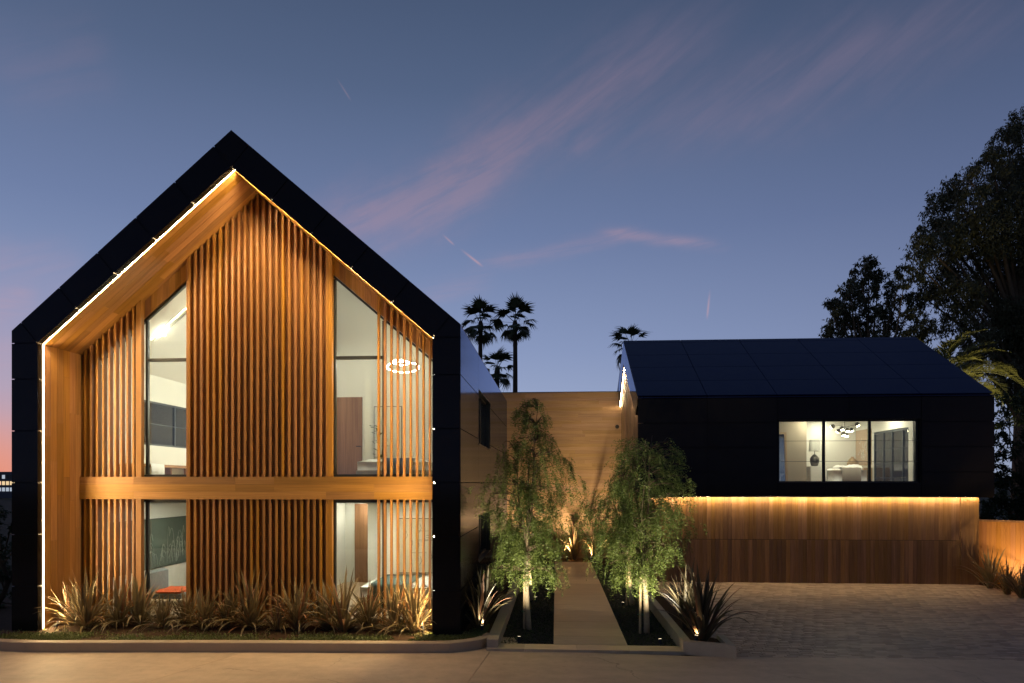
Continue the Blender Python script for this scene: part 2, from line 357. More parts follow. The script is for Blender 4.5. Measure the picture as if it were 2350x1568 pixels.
# ------------------------------------------------------------------ mesh helpers
class MB:
    def __init__(s): s.v = []; s.f = []
    def add(s, vs, fs):
        n = len(s.v); s.v += [tuple(v) for v in vs]; s.f += [tuple(i+n for i in f) for f in fs]; return s
    def box(s, x0, x1, y0, y1, z0, z1):
        return s.add([(x0, y0, z0), (x1, y0, z0), (x1, y1, z0), (x0, y1, z0), (x0, y0, z1), (x1, y0, z1), (x1, y1, z1), (x0, y1, z1)],
                     [(0, 3, 2, 1), (4, 5, 6, 7), (0, 1, 5, 4), (1, 2, 6, 5), (2, 3, 7, 6), (3, 0, 4, 7)])
    def prism(s, poly, axis, a0, a1):
        # poly in the plane across the axis: 'Y' -> (x, z), 'X' -> (y, z), 'Z' -> (x, y)
        def P(p, a): return {'Y': (p[0], a, p[1]), 'X': (a, p[0], p[1]), 'Z': (p[0], p[1], a)}[axis]
        n = len(poly)
        area = sum(poly[i][0]*poly[(i+1) % n][1]-poly[(i+1) % n][0]*poly[i][1] for i in range(n))
        if (area < 0) != (axis == 'Y'): poly = poly[::-1]
        vs = [P(p, a0) for p in poly]+[P(p, a1) for p in poly]
        fs = [tuple(range(n))[::-1], tuple(range(n, 2*n))]+[(i, (i+1) % n, n+(i+1) % n, n+i) for i in range(n)]
        return s.add(vs, fs)
    def tube(s, pts, rad, n=6, caps=True):
        pts = [Vector(p) for p in pts]; k = len(pts); ring = []
        ref = Vector((1, 0, 0))
        for i, p in enumerate(pts):
            d = (pts[min(i+1, k-1)]-pts[max(i-1, 0)]).normalized()
            if abs(d.dot(ref)) > .95: ref = Vector((0, 1, 0))
            a = d.cross(ref).normalized(); b = d.cross(a); ref = a.cross(d)
            r = rad[i] if hasattr(rad, '__len__') else rad
            ring.append([p+(a*math.cos(2*math.pi*j/n)+b*math.sin(2*math.pi*j/n))*r for j in range(n)])
        vs = [v for rg in ring for v in rg]
        fs = [(i*n+j, (i+1)*n+j, (i+1)*n+(j+1) % n, i*n+(j+1) % n) for i in range(k-1) for j in range(n)]
        if caps: fs += [tuple(range(n)), tuple(range((k-1)*n, k*n))[::-1]]
        return s.add(vs, fs)
    def lathe(s, prof, c, n=20, caps=True):
        vs = [(c[0]+r*math.cos(2*math.pi*j/n), c[1]+r*math.sin(2*math.pi*j/n), c[2]+z) for r, z in prof for j in range(n)]
        k = len(prof)
        fs = [(i*n+j, i*n+(j+1) % n, (i+1)*n+(j+1) % n, (i+1)*n+j) for i in range(k-1) for j in range(n)]
        if caps: fs += [tuple(range(n))[::-1], tuple(range((k-1)*n, k*n))]
        return s.add(vs, fs)
    def sphere(s, c, r, n=14, m=8, zs=1.0):
        return s.lathe([(r*math.sin(math.pi*(i+.02)/(m+.04)), -r*zs*math.cos(math.pi*(i+.02)/(m+.04))) for i in range(m+1)], c, n)

WLOC = {}
def tag(o, label=None, cat=None, group=None, kind=None):
    if label: o['label'] = label
    if cat: o['category'] = cat
    if group: o['group'] = group
    if kind: o['kind'] = kind
    return o
def thing(name, label, cat, loc, group=None):
    o = bpy.data.objects.new(name, None); o.empty_display_size = .2; COL.objects.link(o)
    o.location = loc; WLOC[o.name] = Vector(loc); tag(o, label, cat, group); return o
def link(name, me, parent, wloc, rot=None, scale=None):
    o = bpy.data.objects.new(name, me); COL.objects.link(o)
    wloc = Vector(wloc); WLOC[o.name] = wloc
    if parent is not None:
        o.parent = parent; o.location = wloc-WLOC[parent.name]
    else: o.location = wloc
    if rot is not None: o.rotation_euler = rot
    if scale is not None: o.scale = scale
    return o
def build(name, mb, m, parent=None, smooth=False, origin=None, base=False):
    vs = np.array(mb.v, dtype=float)
    if origin is None:
        lo, hi = vs.min(0), vs.max(0); origin = (lo+hi)/2
        if base: origin[2] = lo[2]
    me = bpy.data.meshes.new(name); me.from_pydata((vs-np.array(origin)).tolist(), [], mb.f); me.update()
    me.materials.append(m)
    if smooth: me.polygons.foreach_set('use_smooth', [True]*len(me.polygons))
    return link(name, me, parent, origin)
BOXC = {}
def box(name, x0, x1, y0, y1, z0, z1, m, parent=None, rot=None, bev=0.0):
    d = (round(x1-x0, 4), round(y1-y0, 4), round(z1-z0, 4)); key = d+(m.name, bev)
    if key not in BOXC:
        b = MB(); a = [v/2 for v in d]
        if bev:
            e = min(bev, min(a)*.6)
            for sx in (-1, 1): pass
            vs = []; 
            xs, ys, zs = a
            # chamfered top/front box: inset rings
            b.add([(-xs+e, -ys+e, -zs), (xs-e, -ys+e, -zs), (xs-e, ys-e, -zs), (-xs+e, ys-e, -zs),
                   (-xs, -ys, -zs+e), (xs, -ys, -zs+e), (xs, ys, -zs+e), (-xs, ys, -zs+e),
                   (-xs, -ys, zs-e), (xs, -ys, zs-e), (xs, ys, zs-e), (-xs, ys, zs-e),
                   (-xs+e, -ys+e, zs), (xs-e, -ys+e, zs), (xs-e, ys-e, zs), (-xs+e, ys-e, zs)],
                  [(0, 3, 2, 1), (12, 13, 14, 15)]+[(r*4+i, r*4+(i+1) % 4, r*4+4+(i+1) % 4, r*4+4+i) for r in range(3) for i in range(4)])
        else: b.box(-a[0], a[0], -a[1], a[1], -a[2], a[2])
        me = bpy.data.meshes.new(name); me.from_pydata(b.v, [], b.f); me.update(); me.materials.append(m); BOXC[key] = me
    return link(name, BOXC[key], parent, ((x0+x1)/2, (y0+y1)/2, (z0+z1)/2), rot)
def fast_mesh(name, verts, quads, m, parent=None, origin=(0, 0, 0), smooth=False):
    verts = np.asarray(verts, dtype=np.float32)-np.array(origin, dtype=np.float32); quads = np.asarray(quads, dtype=np.int32); k = quads.shape[1]
    me = bpy.data.meshes.new(name); me.vertices.add(len(verts)); me.vertices.foreach_set('co', verts.ravel())
    me.loops.add(quads.size); me.loops.foreach_set('vertex_index', quads.ravel())
    me.polygons.add(len(quads)); me.polygons.foreach_set('loop_start', np.arange(0, quads.size, k, dtype=np.int32))
    me.update(calc_edges=True); me.validate(); me.materials.append(m)
    return link(name, me, parent, origin)
def nrm(a): return a/np.maximum(np.linalg.norm(a, axis=1, keepdims=True), 1e-9)
def leaf_quads(P, D, L, Wd, side=None):
    n = len(P); D = nrm(D)
    if side is None: side = nrm(np.cross(D, rng.normal(size=(n, 3))))
    L = np.broadcast_to(np.asarray(L, dtype=float), (n,))[:, None]; Wd = np.broadcast_to(np.asarray(Wd, dtype=float), (n,))[:, None]
    mid = P+D*L*.42
    V = np.stack([P, mid+side*Wd/2, P+D*L, mid-side*Wd/2], 1).reshape(-1, 3)
    Q = np.arange(4*n).reshape(n, 4)
    return V, Q

# ------------------------------------------------------------------ ground
RZ = -0.10                                   # forecourt level
g = MB(); n = 40
g.add([(-4000, -300, -.6), (4000, -300, -.6), (4000, 9000, -.6), (-4000, 9000, -.6)], [(0, 1, 2, 3)])
tag(build('ground', g, GROUND), kind='structure')
g = MB(); g.box(-16, 20, 13.0, 34, -.58, -.16)
tag(build('terrace', g, SOIL), kind='structure')
# forecourt: cast slabs with open joints
fore = tag(build('forecourt', MB().box(-22, 22, -3, 14.6, -.5, -.16), SOIL), kind='structure')
WLOC[fore.name] = fore.location.copy()
j1a = gz(1133, 1484, RZ); j1b = gz(1073, 1568, RZ); j2a = gz(560, 1497, RZ); j2b = gz(330, 1568, RZ)
def ext(a, b, y): t = (y-a[1])/(b[1]-a[1]); return (a[0]+(b[0]-a[0])*t, y)
gap = .005
Y0, Y1 = -2.5, 14.5
def sl(poly): build('slab', MB().prism(poly, 'Z', -.155, RZ), ROADM, fore)
A0, A1 = ext(j2a, j2b, Y0), ext(j2a, j2b, Y1); B0, B1 = ext(j1a, j1b, 3.0), ext(j1a, j1b, Y1)
B0x = B0[0]
sl([(-21.5, Y0), (A0[0]-gap, Y0), (A1[0]-gap, Y1), (-21.5, Y1)])
sl([(A0[0]+gap, Y0), (B0x-gap, Y0), (B0x-gap, 3.0), (B1[0]-gap, Y1), (A1[0]+gap, Y1)])
# right slab ends where the path threshold and the pavers start
pv0 = gz(1683, 1507, RZ); pv1 = gz(2350, 1515, RZ)
sl([(B0x+gap, Y0), (21.5, Y0), (21.5, pv1[1]-.02), (pv1[0], pv1[1]-.02), (pv0[0], pv0[1]-.02), (3.2, 13.10), (-.6, 13.38), (-.9, Y1), (B1[0]+gap, Y1), (B0x+gap, 3.0)])

# ------------------------------------------------------------------ driveway pavers
drive = tag(build('driveway', MB().box(2.4, 21, 12.6, 25.0, -.5, -.118), plain('joint_sand', (.03, .026, .022), .95, .1)), kind='structure')
WLOC[drive.name] = drive.location.copy()
bl, bw, bg_ = .232, .104, .005
spots = []
row = 0; y = pv0[1]+.02
PBX = 2.95                                    # planter wall bounds the pavers on the left
while y < 23.2:
    xl = 3.4 if y < 13.9 else PBX
    x = xl-((row % 2)*.5+.17*(row % 3))*bl
    while x < 20.4:
        a, b = max(x, xl), min(x+bl-bg_, 20.4)
        if b-a > .04: spots.append((a, b, y, y+bw-.015))
        x += bl
    y += bw; row += 1
vis = []
for i, s_ in enumerate(spots):
    cx, cy = (s_[0]+s_[1])/2, (s_[2]+s_[3])/2
    l = cx*math.cos(PSI)+cy*math.sin(PSI); d = depth(cx, cy); u = 1175+FPX*l/d
    if u < 2350 and (s_[1]-s_[0]) > .2: vis.append((cy, i))
near = set(i for _, i in sorted(vis)[:300])
pv = []; pq = []
for i, (a, b, c, d) in enumerate(spots):
    h = RZ+random.uniform(-.0035, .0025)
    if i in near:
        box('paver', a, a+bl-bg_, c, d, h-.03, h, PAVER, drive, bev=.004); continue
    e = .004; k = len(pv)
    pv += [(a, c, h-.03), (b, c, h-.03), (b, d, h-.03), (a, d, h-.03), (a, c, h-e), (b, c, h-e), (b, d, h-e), (a, d, h-e),
           (a+e, c+e, h), (b-e, c+e, h), (b-e, d-e, h), (a+e, d-e, h)]
    for r_ in range(2):
        pq += [(k+r_*4+j, k+r_*4+(j+1) % 4, k+r_*4+4+(j+1) % 4, k+r_*4+4+j) for j in range(4)]
    pq.append((k+8, k+9, k+10, k+11))
tag(fast_mesh('far_pavers', pv, pq, PAVER, drive, origin=(10, 18, RZ)), kind='stuff')

# ------------------------------------------------------------------ path of stone slabs with threshold
PX0, PX1 = -.05, 1.42
path = tag(build('path', MB().box(-1.52, 2.62, 13.15, 27.9, -.45, -.125), plain('path_bedding', (.06, .055, .045), .95, .1)), kind='structure')
WLOC[path.name] = path.location.copy()
PZ = -.045
y = 13.72
while y < 27.6:
    box('slab', PX0, PX1, y, y+.744, -.115, PZ+random.uniform(-.001, .001), PATHM, path); y += .75
for x0, x1 in [(-1.36, -.62), (-.616, .40), (.404, 1.42), (1.424, 2.46)]:
    box('threshold_slab', x0, x1, 13.28, 13.714, -.13, PZ-.004, PATHM, path)

# ------------------------------------------------------------------ kerb and planting bed before the left house
KZ = .085
front = [gz(u, v, RZ) for u, v in [(-260, 1489), (-120, 1490), (0, 1494), (60, 1496.5), (150, 1497), (350, 1496.5), (600, 1497), (850, 1498.5), (960, 1499), (1030, 1498), (1075, 1494), (1105, 1488.5), (1125, 1482), (1136, 1474)]]
pts = [Vector((a, b, 0)) for a, b in front]
inn = []
for i, p in enumerate(pts):
    t = (pts[min(i+1, len(pts)-1)]-pts[max(i-1, 0)]).normalized(); nrm2 = Vector((-t.y, t.x, 0)); inn.append(p+nrm2*.22)
kb = MB(); K = len(pts)
prof = lambda i: [(pts[i].x, pts[i].y, RZ-.1), (pts[i].x, pts[i].y, KZ-.012), (pts[i].x+(inn[i].x-pts[i].x)*.06, pts[i].y+(inn[i].y-pts[i].y)*.06, KZ), (inn[i].x, inn[i].y, KZ), (inn[i].x, inn[i].y, RZ-.1)]
vs = [p for i in range(K) for p in prof(i)]
fs = [(i*5+j, i*5+5+j, i*5+5+(j+1) % 5, i*5+(j+1) % 5) for i in range(K-1) for j in range(5)]+[(0, 1, 2, 3, 4), tuple((K-1)*5+j for j in range(5))[::-1]]
kb.add(vs, fs)
tag(build('kerb', kb, KERBM), 'low curved concrete kerb in front of the gable house planting bed', 'kerb')
bed = [(p.x, p.y) for p in inn]+[(-1.62, 14.2), (-1.62, 15.6), (-16, 15.6), (-20, 15.6)]
tag(build('planting_bed', MB().prism(bed, 'Z', -.14, .045), SOIL), kind='structure')

# ------------------------------------------------------------------ left gable house
XL, XR, YF, YB, ZE, ZA, T = -11.55, -1.94, 13.8, 27.0, 6.42, 10.53, .58
XC = (XL+XR)/2; SL = math.atan2(ZA-ZE, XC-XL); tanS, cosS, sinS = math.tan(SL), math.cos(SL), math.sin(SL)
XLi, XRi = XL+T, XR-T; ZAi = ZA-T/cosS; ZEi = ZAi-(XC-XLi)*tanS
house = thing('gable_house', 'tall gabled house with black panel frame and recessed cedar slat facade', 'house', (XC, YF, -.1))
JZ = [-.1, .99, 2.09, 3.19, 4.29, 5.39]
GP = .009
PT = .024                                       # panel thickness
# dark core behind the rain-screen panels
e = .034
def soff(X, off=0.0): return ZAi-abs(X-XC)*tanS-off
yc0 = YF+e
ZAo, ZEo = ZA-e/cosS, ZE-e*.6
core = lambda poly, y0, y1, nm='core_wall': build(nm, MB().prism(poly, 'Y', y0, y1), CORE, house)
core([(XL+e, -.1), (XLi-e, -.1), (XLi-e, ZEi+.05), (XL+e, ZEo)], yc0, YB)
# right wall core with two window openings
WY0, WY1 = 17.06, 20.1
UW, LW = (4.17, 5.54), (1.2, 2.36)
def rw(y0, y1, z0, z1): box('core_wall', XRi+e, XR-e, y0, y1, z0, z1, CORE, house)
rw(yc0, WY0, -.1, 6.2); rw(WY1, YB, -.1, 6.2); rw(WY0, WY1, -.1, LW[0]); rw(WY0, WY1, LW[1], UW[0]); rw(WY0, WY1, UW[1], 6.2)
core([(XL+e, ZEo), (XLi-e, ZEi+.05), (XC, ZAi+.05), (XC, ZAo)], yc0+.001, YB, 'roof_core')
core([(XR-e, ZEo), (XRi+e, ZEi+.05), (XC, ZAi+.05), (XC, ZAo)], yc0+.001, YB, 'roof_core')
box('core_wall', XLi-e, XRi+e, YB-.3, YB-.002, -.1, 6.1, CORE, house)
core([(XLi-e, 6.1), (XRi+e, 6.1), (XC, ZAi)], YB-.3, YB-.002)

def fpanel(poly, nm='face_panel'): build(nm, MB().prism(poly, 'Y', YF, YF+PT), PANEL, house)
for sgn, xo, xi in ((-1, XL, XLi), (1, XR, XRi)):
    a, b = min(xo, xi), max(xo, xi)
    zs = JZ+[ZEi]
    for k in range(len(zs)-1):
        fpanel([(a, zs[k]+GP), (b, zs[k]+GP), (b, zs[k+1]-GP), (a, zs[k+1]-GP)])
    # rake panels along the slope; s runs up from the eave
    ux, uz = (-sgn)*cosS, sinS; nx, nz = sgn*sinS, cosS          # n points outward
    Ltot = (XC-XL)/cosS; s0, s1 = .267, Ltot-T*math.tan(SL)
    P = lambda s, d: (xo+ux*s-nx*d, ZE+uz*s-nz*d)
    ss = [s0+(s1-s0)*k/5 for k in range(6)]
    for k in range(5):
        fpanel([P(ss[k]+GP, 0), P(ss[k+1]-GP, 0), P(ss[k+1]-GP, T), P(ss[k]+GP, T)])
    c = P(s0-GP, 0); fpanel([(xo, ZEi+GP), (xo, ZE), c, P(s0-GP, T-.02), (xi-sgn*-.004, ZEi+GP)], 'corner_panel')
    # panel returns round the opening, LED strips behind them, cedar lining
    ry0, ry1 = YF+PT+.002, 13.95
    for k in range(len(zs)-1):
        box('return_panel', xi-.015, xi+.0, ry0, ry1, zs[k]+GP, zs[k+1]-GP, PANEL, house) if sgn < 0 else box('return_panel', xi, xi+.015, ry0, ry1, zs[k]+GP, zs[k+1]-GP, PANEL, house)
    lx = (xi-.014, xi-.004) if sgn < 0 else (xi+.004, xi+.014)
    tag(box('led_strip', lx[0], lx[1], 13.957, 13.968, .06, ZEi-.01, LEDM, house), 'warm light strip up the jamb')
    rot = (0, -SL if sgn < 0 else SL, 0)
    cxm = (xi+XC)/2; czm = soff(cxm); li = (XC-XLi)/cosS
    def slopebox(nm, s_a, s_b, y0, y1, dn, th, m):
        # box lying on the underside of the slope: s along it from the eave, dn its lower face below the soffit line
        L = s_b-s_a; sm = (s_a+s_b)/2
        cx_ = xi+ux*sm+nx*(-dn+th/2); cz_ = ZEi+uz*sm+nz*(-dn+th/2)
        key = (round(L, 4), round(y1-y0, 4), th, m.name)
        if key not in BOXC:
            b_ = MB().box(-L/2, L/2, -(y1-y0)/2, (y1-y0)/2, -th/2, th/2); me = bpy.data.meshes.new(nm); me.from_pydata(b_.v, [], b_.f); me.update(); me.materials.append(m); BOXC[key] = me
        return link(nm, BOXC[key], house, (cx_, (y0+y1)/2, cz_), rot)
    for k in range(5):
        a_ = max(ss[k]-s0, 0)+GP; b_ = min(ss[k+1]-s0, li)-GP
        slopebox('return_panel', a_, b_, ry0, ry1, 0.0, .015, PANEL)
    tag(slopebox('led_strip', .012, li-.012, 13.957, 13.968, -.010, .010, LEDM), 'warm light strip under the rake')
    # lining boards: six deep, with staggered butt joints
    ys = [13.984+(15.34-13.984)*k/7 for k in range(8)]
    for k in range(7):
        z = .0; cut = random.uniform(1.0, 3.4)
        cuts = [-.05]+sorted(c_ for c_ in (cut, cut+random.uniform(1.6, 2.6)) if c_ < ZEi-.5)+[ZEi]
        for q in range(len(cuts)-1):
            dz = random.uniform(0, .0015)
            if sgn < 0: box('lining_board', xi-.02, xi-dz, ys[k]+.002, ys[k+1]-.002, cuts[q]+.0012, cuts[q+1]-.0012, W['Z'], house)
            else: box('lining_board', xi+dz, xi+.02, ys[k]+.002, ys[k+1]-.002, cuts[q]+.0012, cuts[q+1]-.0012, W['Z'], house)
        cut = random.uniform(.6, 2.6)
        cuts = [0]+[c_ for c_ in (cut, cut+random.uniform(1.5, 2.4)) if c_ < li-.4]+[li]
        for q in range(len(cuts)-1):
            slopebox('lining_board', cuts[q]+.0012, cuts[q+1]-.0012, ys[k]+.002, ys[k+1]-.002, -random.uniform(0, .0015), .02, W['X'])
# apex kite panel
ft = T*math.tan(SL)
fpanel([(XC, ZA), (XC-(ft-GP)*cosS, ZA-(ft-GP)*sinS), (XC, ZAi+.004), (XC+(ft-GP)*cosS, ZA-(ft-GP)*sinS)], 'apex_panel')

# side wall panels (glossy black, reflecting the courtyard)
ysm = [YF+PT+.004, 17.05, 20.11, 23.25, 26.4, YB]
for k in range(5):
    zz = [(JZ[i], JZ[i+1]) for i in range(5)]+[(5.39, ZE-.012)]
    if k == 1: zz = [(-.1, LW[0]), (LW[1], 3.19), (3.19, UW[0]), (UW[1], ZE-.012)]
    for z0, z1 in zz: box('side_panel', XR-PT, XR, ysm[k]+GP, ysm[k+1]-GP, z0+GP, z1-GP, PANEL, house)
# roof panels, right slope
for k in range(5):
    Lr = (XC-XL)/cosS
    for q in range(3):
        a_, b_ = Lr*q/3+.01, Lr*(q+1)/3-.01
        sm = (a_+b_)/2
        for sgn, xo in ((1, XR), (-1, XL)):
            cx_ = xo-sgn*cosS*sm-sgn*sinS*PT/2; cz_ = ZE+sinS*sm-cosS*PT/2
            b0 = MB().box(-(b_-a_)/2, (b_-a_)/2, -(ysm[k+1]-ysm[k])/2+GP, (ysm[k+1]-ysm[k])/2-GP, -PT/2, PT/2)
            me = bpy.data.meshes.new('roof_panel'); me.from_pydata(b0.v, [], b0.f); me.update(); me.materials.append(PANEL)
            link('roof_panel', me, house, (cx_, (ysm[k]+ysm[k+1])/2, cz_), (0, sgn*SL, 0))
# side windows
for (z0, z1) in (UW, LW):
    w = box('window', XR-.165, XR-.155, WY0+.05, WY1-.05, z0+.05, z1-.05, GLASS, house)
    for a in ((WY0, WY0+.05, z0, z1), (WY1-.05, WY1, z0, z1), (WY0+.05, WY1-.05, z0, z0+.05), (WY0+.05, WY1-.05, z1-.05, z1), (18.55, 18.61, z0+.05, z1-.05)):
        box('frame', XR-.19, XR-.12, a[0], a[1], a[2], a[3], FRAME, w)
    box('sill', XR-.12, XR+.012, WY0+.004, WY1-.004, z0-.02, z0+.006, FRAME, house)
    # reveals in black metal
    for a in ((WY0-.004, WY0+.008, z0+.006, z1), (WY1-.012, WY1+.004, z0+.006, z1)):
        box('reveal', XR-.12, XR-.002, a[0], a[1], a[2], a[3], FRAME, house)
    box('reveal', XR-.12, XR-.002, WY0+.008, WY1-.012, z1-.008, z1+.004, FRAME, house)

# ---- facade at the back of the recess
YS = 15.10                                     # slat fronts
SD, SW = .118, .046                            # slat depth and width
BZ0, BZ1 = 2.81, 3.325                         # beam
CX0, CX1 = -8.40, -5.06                        # solid middle bay
# backing of the middle bay
build('backing_wall', MB().prism([(CX0, BZ1-.2), (CX1, BZ1-.2), (CX1, soff(CX1)), (XC, soff(XC)), (CX0, soff(CX0))], 'Y', YS+SD+.012, YS+.34), W['slat'], house)
box('backing_wall', CX0, CX1, YS+SD+.012, YS+.34, -.1, BZ0+.1, W['slat'], house)
def slat(xc, w=SW, lower=True, upper=True, y0=YS, sd=SD):
    a, b = xc-w/2, xc+w/2
    if upper:
        top = [(a, soff(a, .002)), (b, soff(b, .002))]
        if a < XC < b: top = [(a, soff(a, .002)), (XC, soff(XC, .002)), (b, soff(b, .002))]
        build('slat', MB().prism([(a, BZ1+.001)]+top+[(b, BZ1+.001)], 'Y', y0+random.uniform(0, .003), y0+sd), W['slat'], house)
    if lower: box('slat', a, b, y0, y0+sd, -.06, BZ0-.001, W['slat'], house)
nC = 23
for i in range(nC):
    slat(CX0+.02+(CX1-.10-CX0-.02)*i/(nC-1))
slat(CX1-.026, .085)                            # edge post right of the middle bay
slat(CX0-.03, .03, y0=YS+.01)
xs = [-10.86+.1445*i for i in range(9)]
for x in xs: slat(x)
slat(-9.575, .125)                              # post beside the left windows
xr = [-3.985+.1455*i for i in range(10)]
for x in xr: slat(x, .04)
# beam of cedar boards
for q in range(3):
    z0, z1 = BZ0+(BZ1-BZ0)*q/3, BZ0+(BZ1-BZ0)*(q+1)/3
    cuts = [XLi+.001]+sorted(random.sample([XLi+1.3, XLi+2.9, XLi+3.7, XLi+4.6, XLi+5.8, XLi+6.9], 3))+[XRi-.001]
    for k in range(4): box('beam_board', cuts[k]+.001, cuts[k+1]-.001, YS-.03-random.uniform(0, .001), YS+.11, z0+.0012, z1-.0012, W['X'], house)
box('beam_core', XLi, XRi, YS+.112, YS+.36, BZ0+.01, BZ1-.004, CORE, house)

# windows of the facade: frame bars and panes
YG = YS+.20
def bar(w, a, b, c, d, y0=YG-.035, y1=YG+.045, m=FRAME): box('frame', a, b, y0, y1, c, d, m, w)
def sloped_bar(w, xa, xb, off, th):
    build('frame', MB().prism([(xa, soff(xa, off)), (xb, soff(xb, off)), (xb, soff(xb, off+th)), (xa, soff(xa, off+th))], 'Y', YG-.035, YG+.045), FRAME, w)
TZ = wz(826, -8.5, YG)                          # transom height
def gable_window(xa, xb, mul, lab):
    w = build('window', MB().prism([(xa+.03, BZ1+.05), (xb-.03, BZ1+.05), (xb-.03, soff(xb-.03, .45)), (xa+.03, soff(xa+.03, .45))], 'Y', YG, YG+.01), GLASS, house)
    w['label'] = lab
    bar(w, xa, xb, BZ1-.002, BZ1+.055)
    sloped_bar(w, xa, xb, .40, .065)
    for x in (xa, xb-.05)+mul:
        ztop = min(soff(x, .455), soff(x+.05, .455))
        bar(w, x, x+.05, BZ1+.057, ztop)
    edges = sorted([xa, xb-.05]+list(mul))
    for q in range(len(edges)-1):
        if soff(edges[q]+.1, .5) > TZ+.1 and soff(edges[q+1], .5) > TZ+.1: bar(w, edges[q]+.052, edges[q+1]-.002, TZ-.035, TZ+.035)
    # cedar boards between the glass and the soffit
    x = xa
    while x < xb-.01:
        x2 = min(x+.145, xb)
        build('cladding_board', MB().prism([(x+.001, soff(x+.001, .392)), (x2-.001, soff(x2-.001, .392)), (x2-.001, soff(x2-.001, .0)), (x+.001, soff(x+.001, .0))], 'Y', YG-.06, YG+.1), W['Z'], house); x = x2
gable_window(XLi+.30, CX0, (-9.505,), 'tall window with sloped head left of the slat bay')
gable_window(CX1, XRi, (-3.935,), 'tall window with sloped head right of the slat bay')
box('backing_wall', XLi, XLi+.30, YS+SD+.01, YS+.3, -.1, 6.3, W['slat'], house)
def low_window(xa, xb, mul, lab):
    w = box('window', xa+.03, xb-.03, YG, YG+.01, .05, BZ0-.04, GLASS, house); w['label'] = lab
    bar(w, xa, xb, BZ0-.06, BZ0+.005)
    for x in (xa, xb-.05)+mul: bar(w, x, x+.05, -.05, BZ0-.062)
    bar(w, xa+.052, xb-.052, -.05, .06)
low_window(XLi+.30, CX0, (-9.505,), 'ground floor window left of the slat bay')
low_window(CX1, XRi, (-3.935,), 'ground floor window right of the slat bay')

# ---- interior shell
FZ = 3.20                                       # upper floor level
YI = YS+.36
ip = lambda *a, m=WHITE, nm='interior_wall': box(nm, *a, m, house)
box('floor', XLi-.02, XRi+.02, YI, 26.6, 2.96, FZ, W['oak'], house)
box('ceiling', XLi-.02, XRi+.02, YI, 26.6, 2.72, 2.955, CEIL, house)
box('floor', XLi-.02, XRi+.02, YS+.25, 26.6, -.08, .07, W['oak'], house)
# left outside wall lined in plaster with a long upper window (looking at the dusk)
LWZ = (4.20, 5.40)
ip(XLi-.03, XLi+.05, YI, 17.0, FZ, 6.6); ip(XLi-.03, XLi+.05, 21.4, 26.6, FZ, 6.6); ip(XLi-.03, XLi+.05, 17.0, 21.4, FZ, LWZ[0]); ip(XLi-.03, XLi+.05, 17.0, 21.4, LWZ[1], 6.6)
lw = box('window', XLi-.012, XLi-.004, 17.0, 21.4, LWZ[0], LWZ[1], GLASS, house)
for a in ((17.0, 17.05), (18.96, 19.01), (21.35, 21.4)): box('frame', XLi-.02, XLi+.03, a[0], a[1], LWZ[0], LWZ[1], STEEL, lw)
for a in ((LWZ[0], LWZ[0]+.05), (LWZ[1]-.05, LWZ[1]), (4.78, 4.80)): box('frame', XLi-.02, XLi+.028, 17.05, 21.35, a[0], a[1], STEEL, lw)
ip(XLi-.03, XLi+.05, YI, 26.6, .07, 2.72)
# party walls and back walls
ip(-6.84, -6.62, YI, 26.6, .07, 2.72); ip(-6.84, -6.62, YI, 26.6, FZ, 9.3)
def gw(xa, xb, y0, y1): build('interior_wall', MB().prism([(xa, FZ), (xb, FZ), (xb, soff(xb, .05)), (xa, soff(xa, .05))], 'Y', y0, y1), WHITE, house)
gw(XLi+.05, -6.84, 22.5, 22.62); ip(XLi+.05, -6.84, 21.5, 21.62, .07, 2.72)
UB = 18.95
gw(-6.62, XRi+.03, UB, UB+.12)
ip(-6.62, XRi+.03, 21.1, 21.22, .07, 2.72)
ip(-5.2, XRi+.03, 18.6, 18.72, .07, 2.72)
ip(-5.2, -5.1, 18.72, 21.1, .07, 2.72)
# right outside wall lining with the side window openings
ip(XRi-.05, XRi+.03, YI, WY0, .07, 2.72); ip(XRi-.05, XRi+.03, WY0, WY1, .07, LW[0]); ip(XRi-.05, XRi+.03, WY0, WY1, LW[1], 2.72)
ip(XRi-.05, XRi+.03, YI, WY0, FZ, 6.3); ip(XRi-.05, XRi+.03, WY0, WY1, FZ, UW[0]); ip(XRi-.05, XRi+.03, WY0, WY1, UW[1], 6.3)
# sloped plaster ceilings
for sgn, xi in ((-1, XLi), (1, XRi)):
    build('ceiling', MB().prism([(xi, soff(xi, .03)), (XC, soff(XC, .03)), (XC, soff(XC, .09)), (xi, soff(xi, .09))], 'Y', YI, 26.6), CEIL, house)
# doors
def door(x0, x1, y, z0, z1):
    d = box('door', x0, x1, y-.05, y-.004, z0, z1, W['walnut'], house)
    box('handle', x1-.16, x1-.03, y-.10, y-.08, z0+1.0, z0+1.025, BLACK, d); box('handle', x1-.055, x1-.03, y-.082, y-.052, z0+1.0, z0+1.025, BLACK, d)
    for a in ((x0-.05, x0-.006), (x1+.006, x1+.05)): box('door_trim', a[0], a[1], y-.03, y, z0, z1+.03, WHITE, d)
door(wx(770, UB), wx(832, UB), UB, FZ, FZ+2.4)
door(wx(815, 21.1), wx(815, 21.1)+.82, 21.1, .07, 2.53)

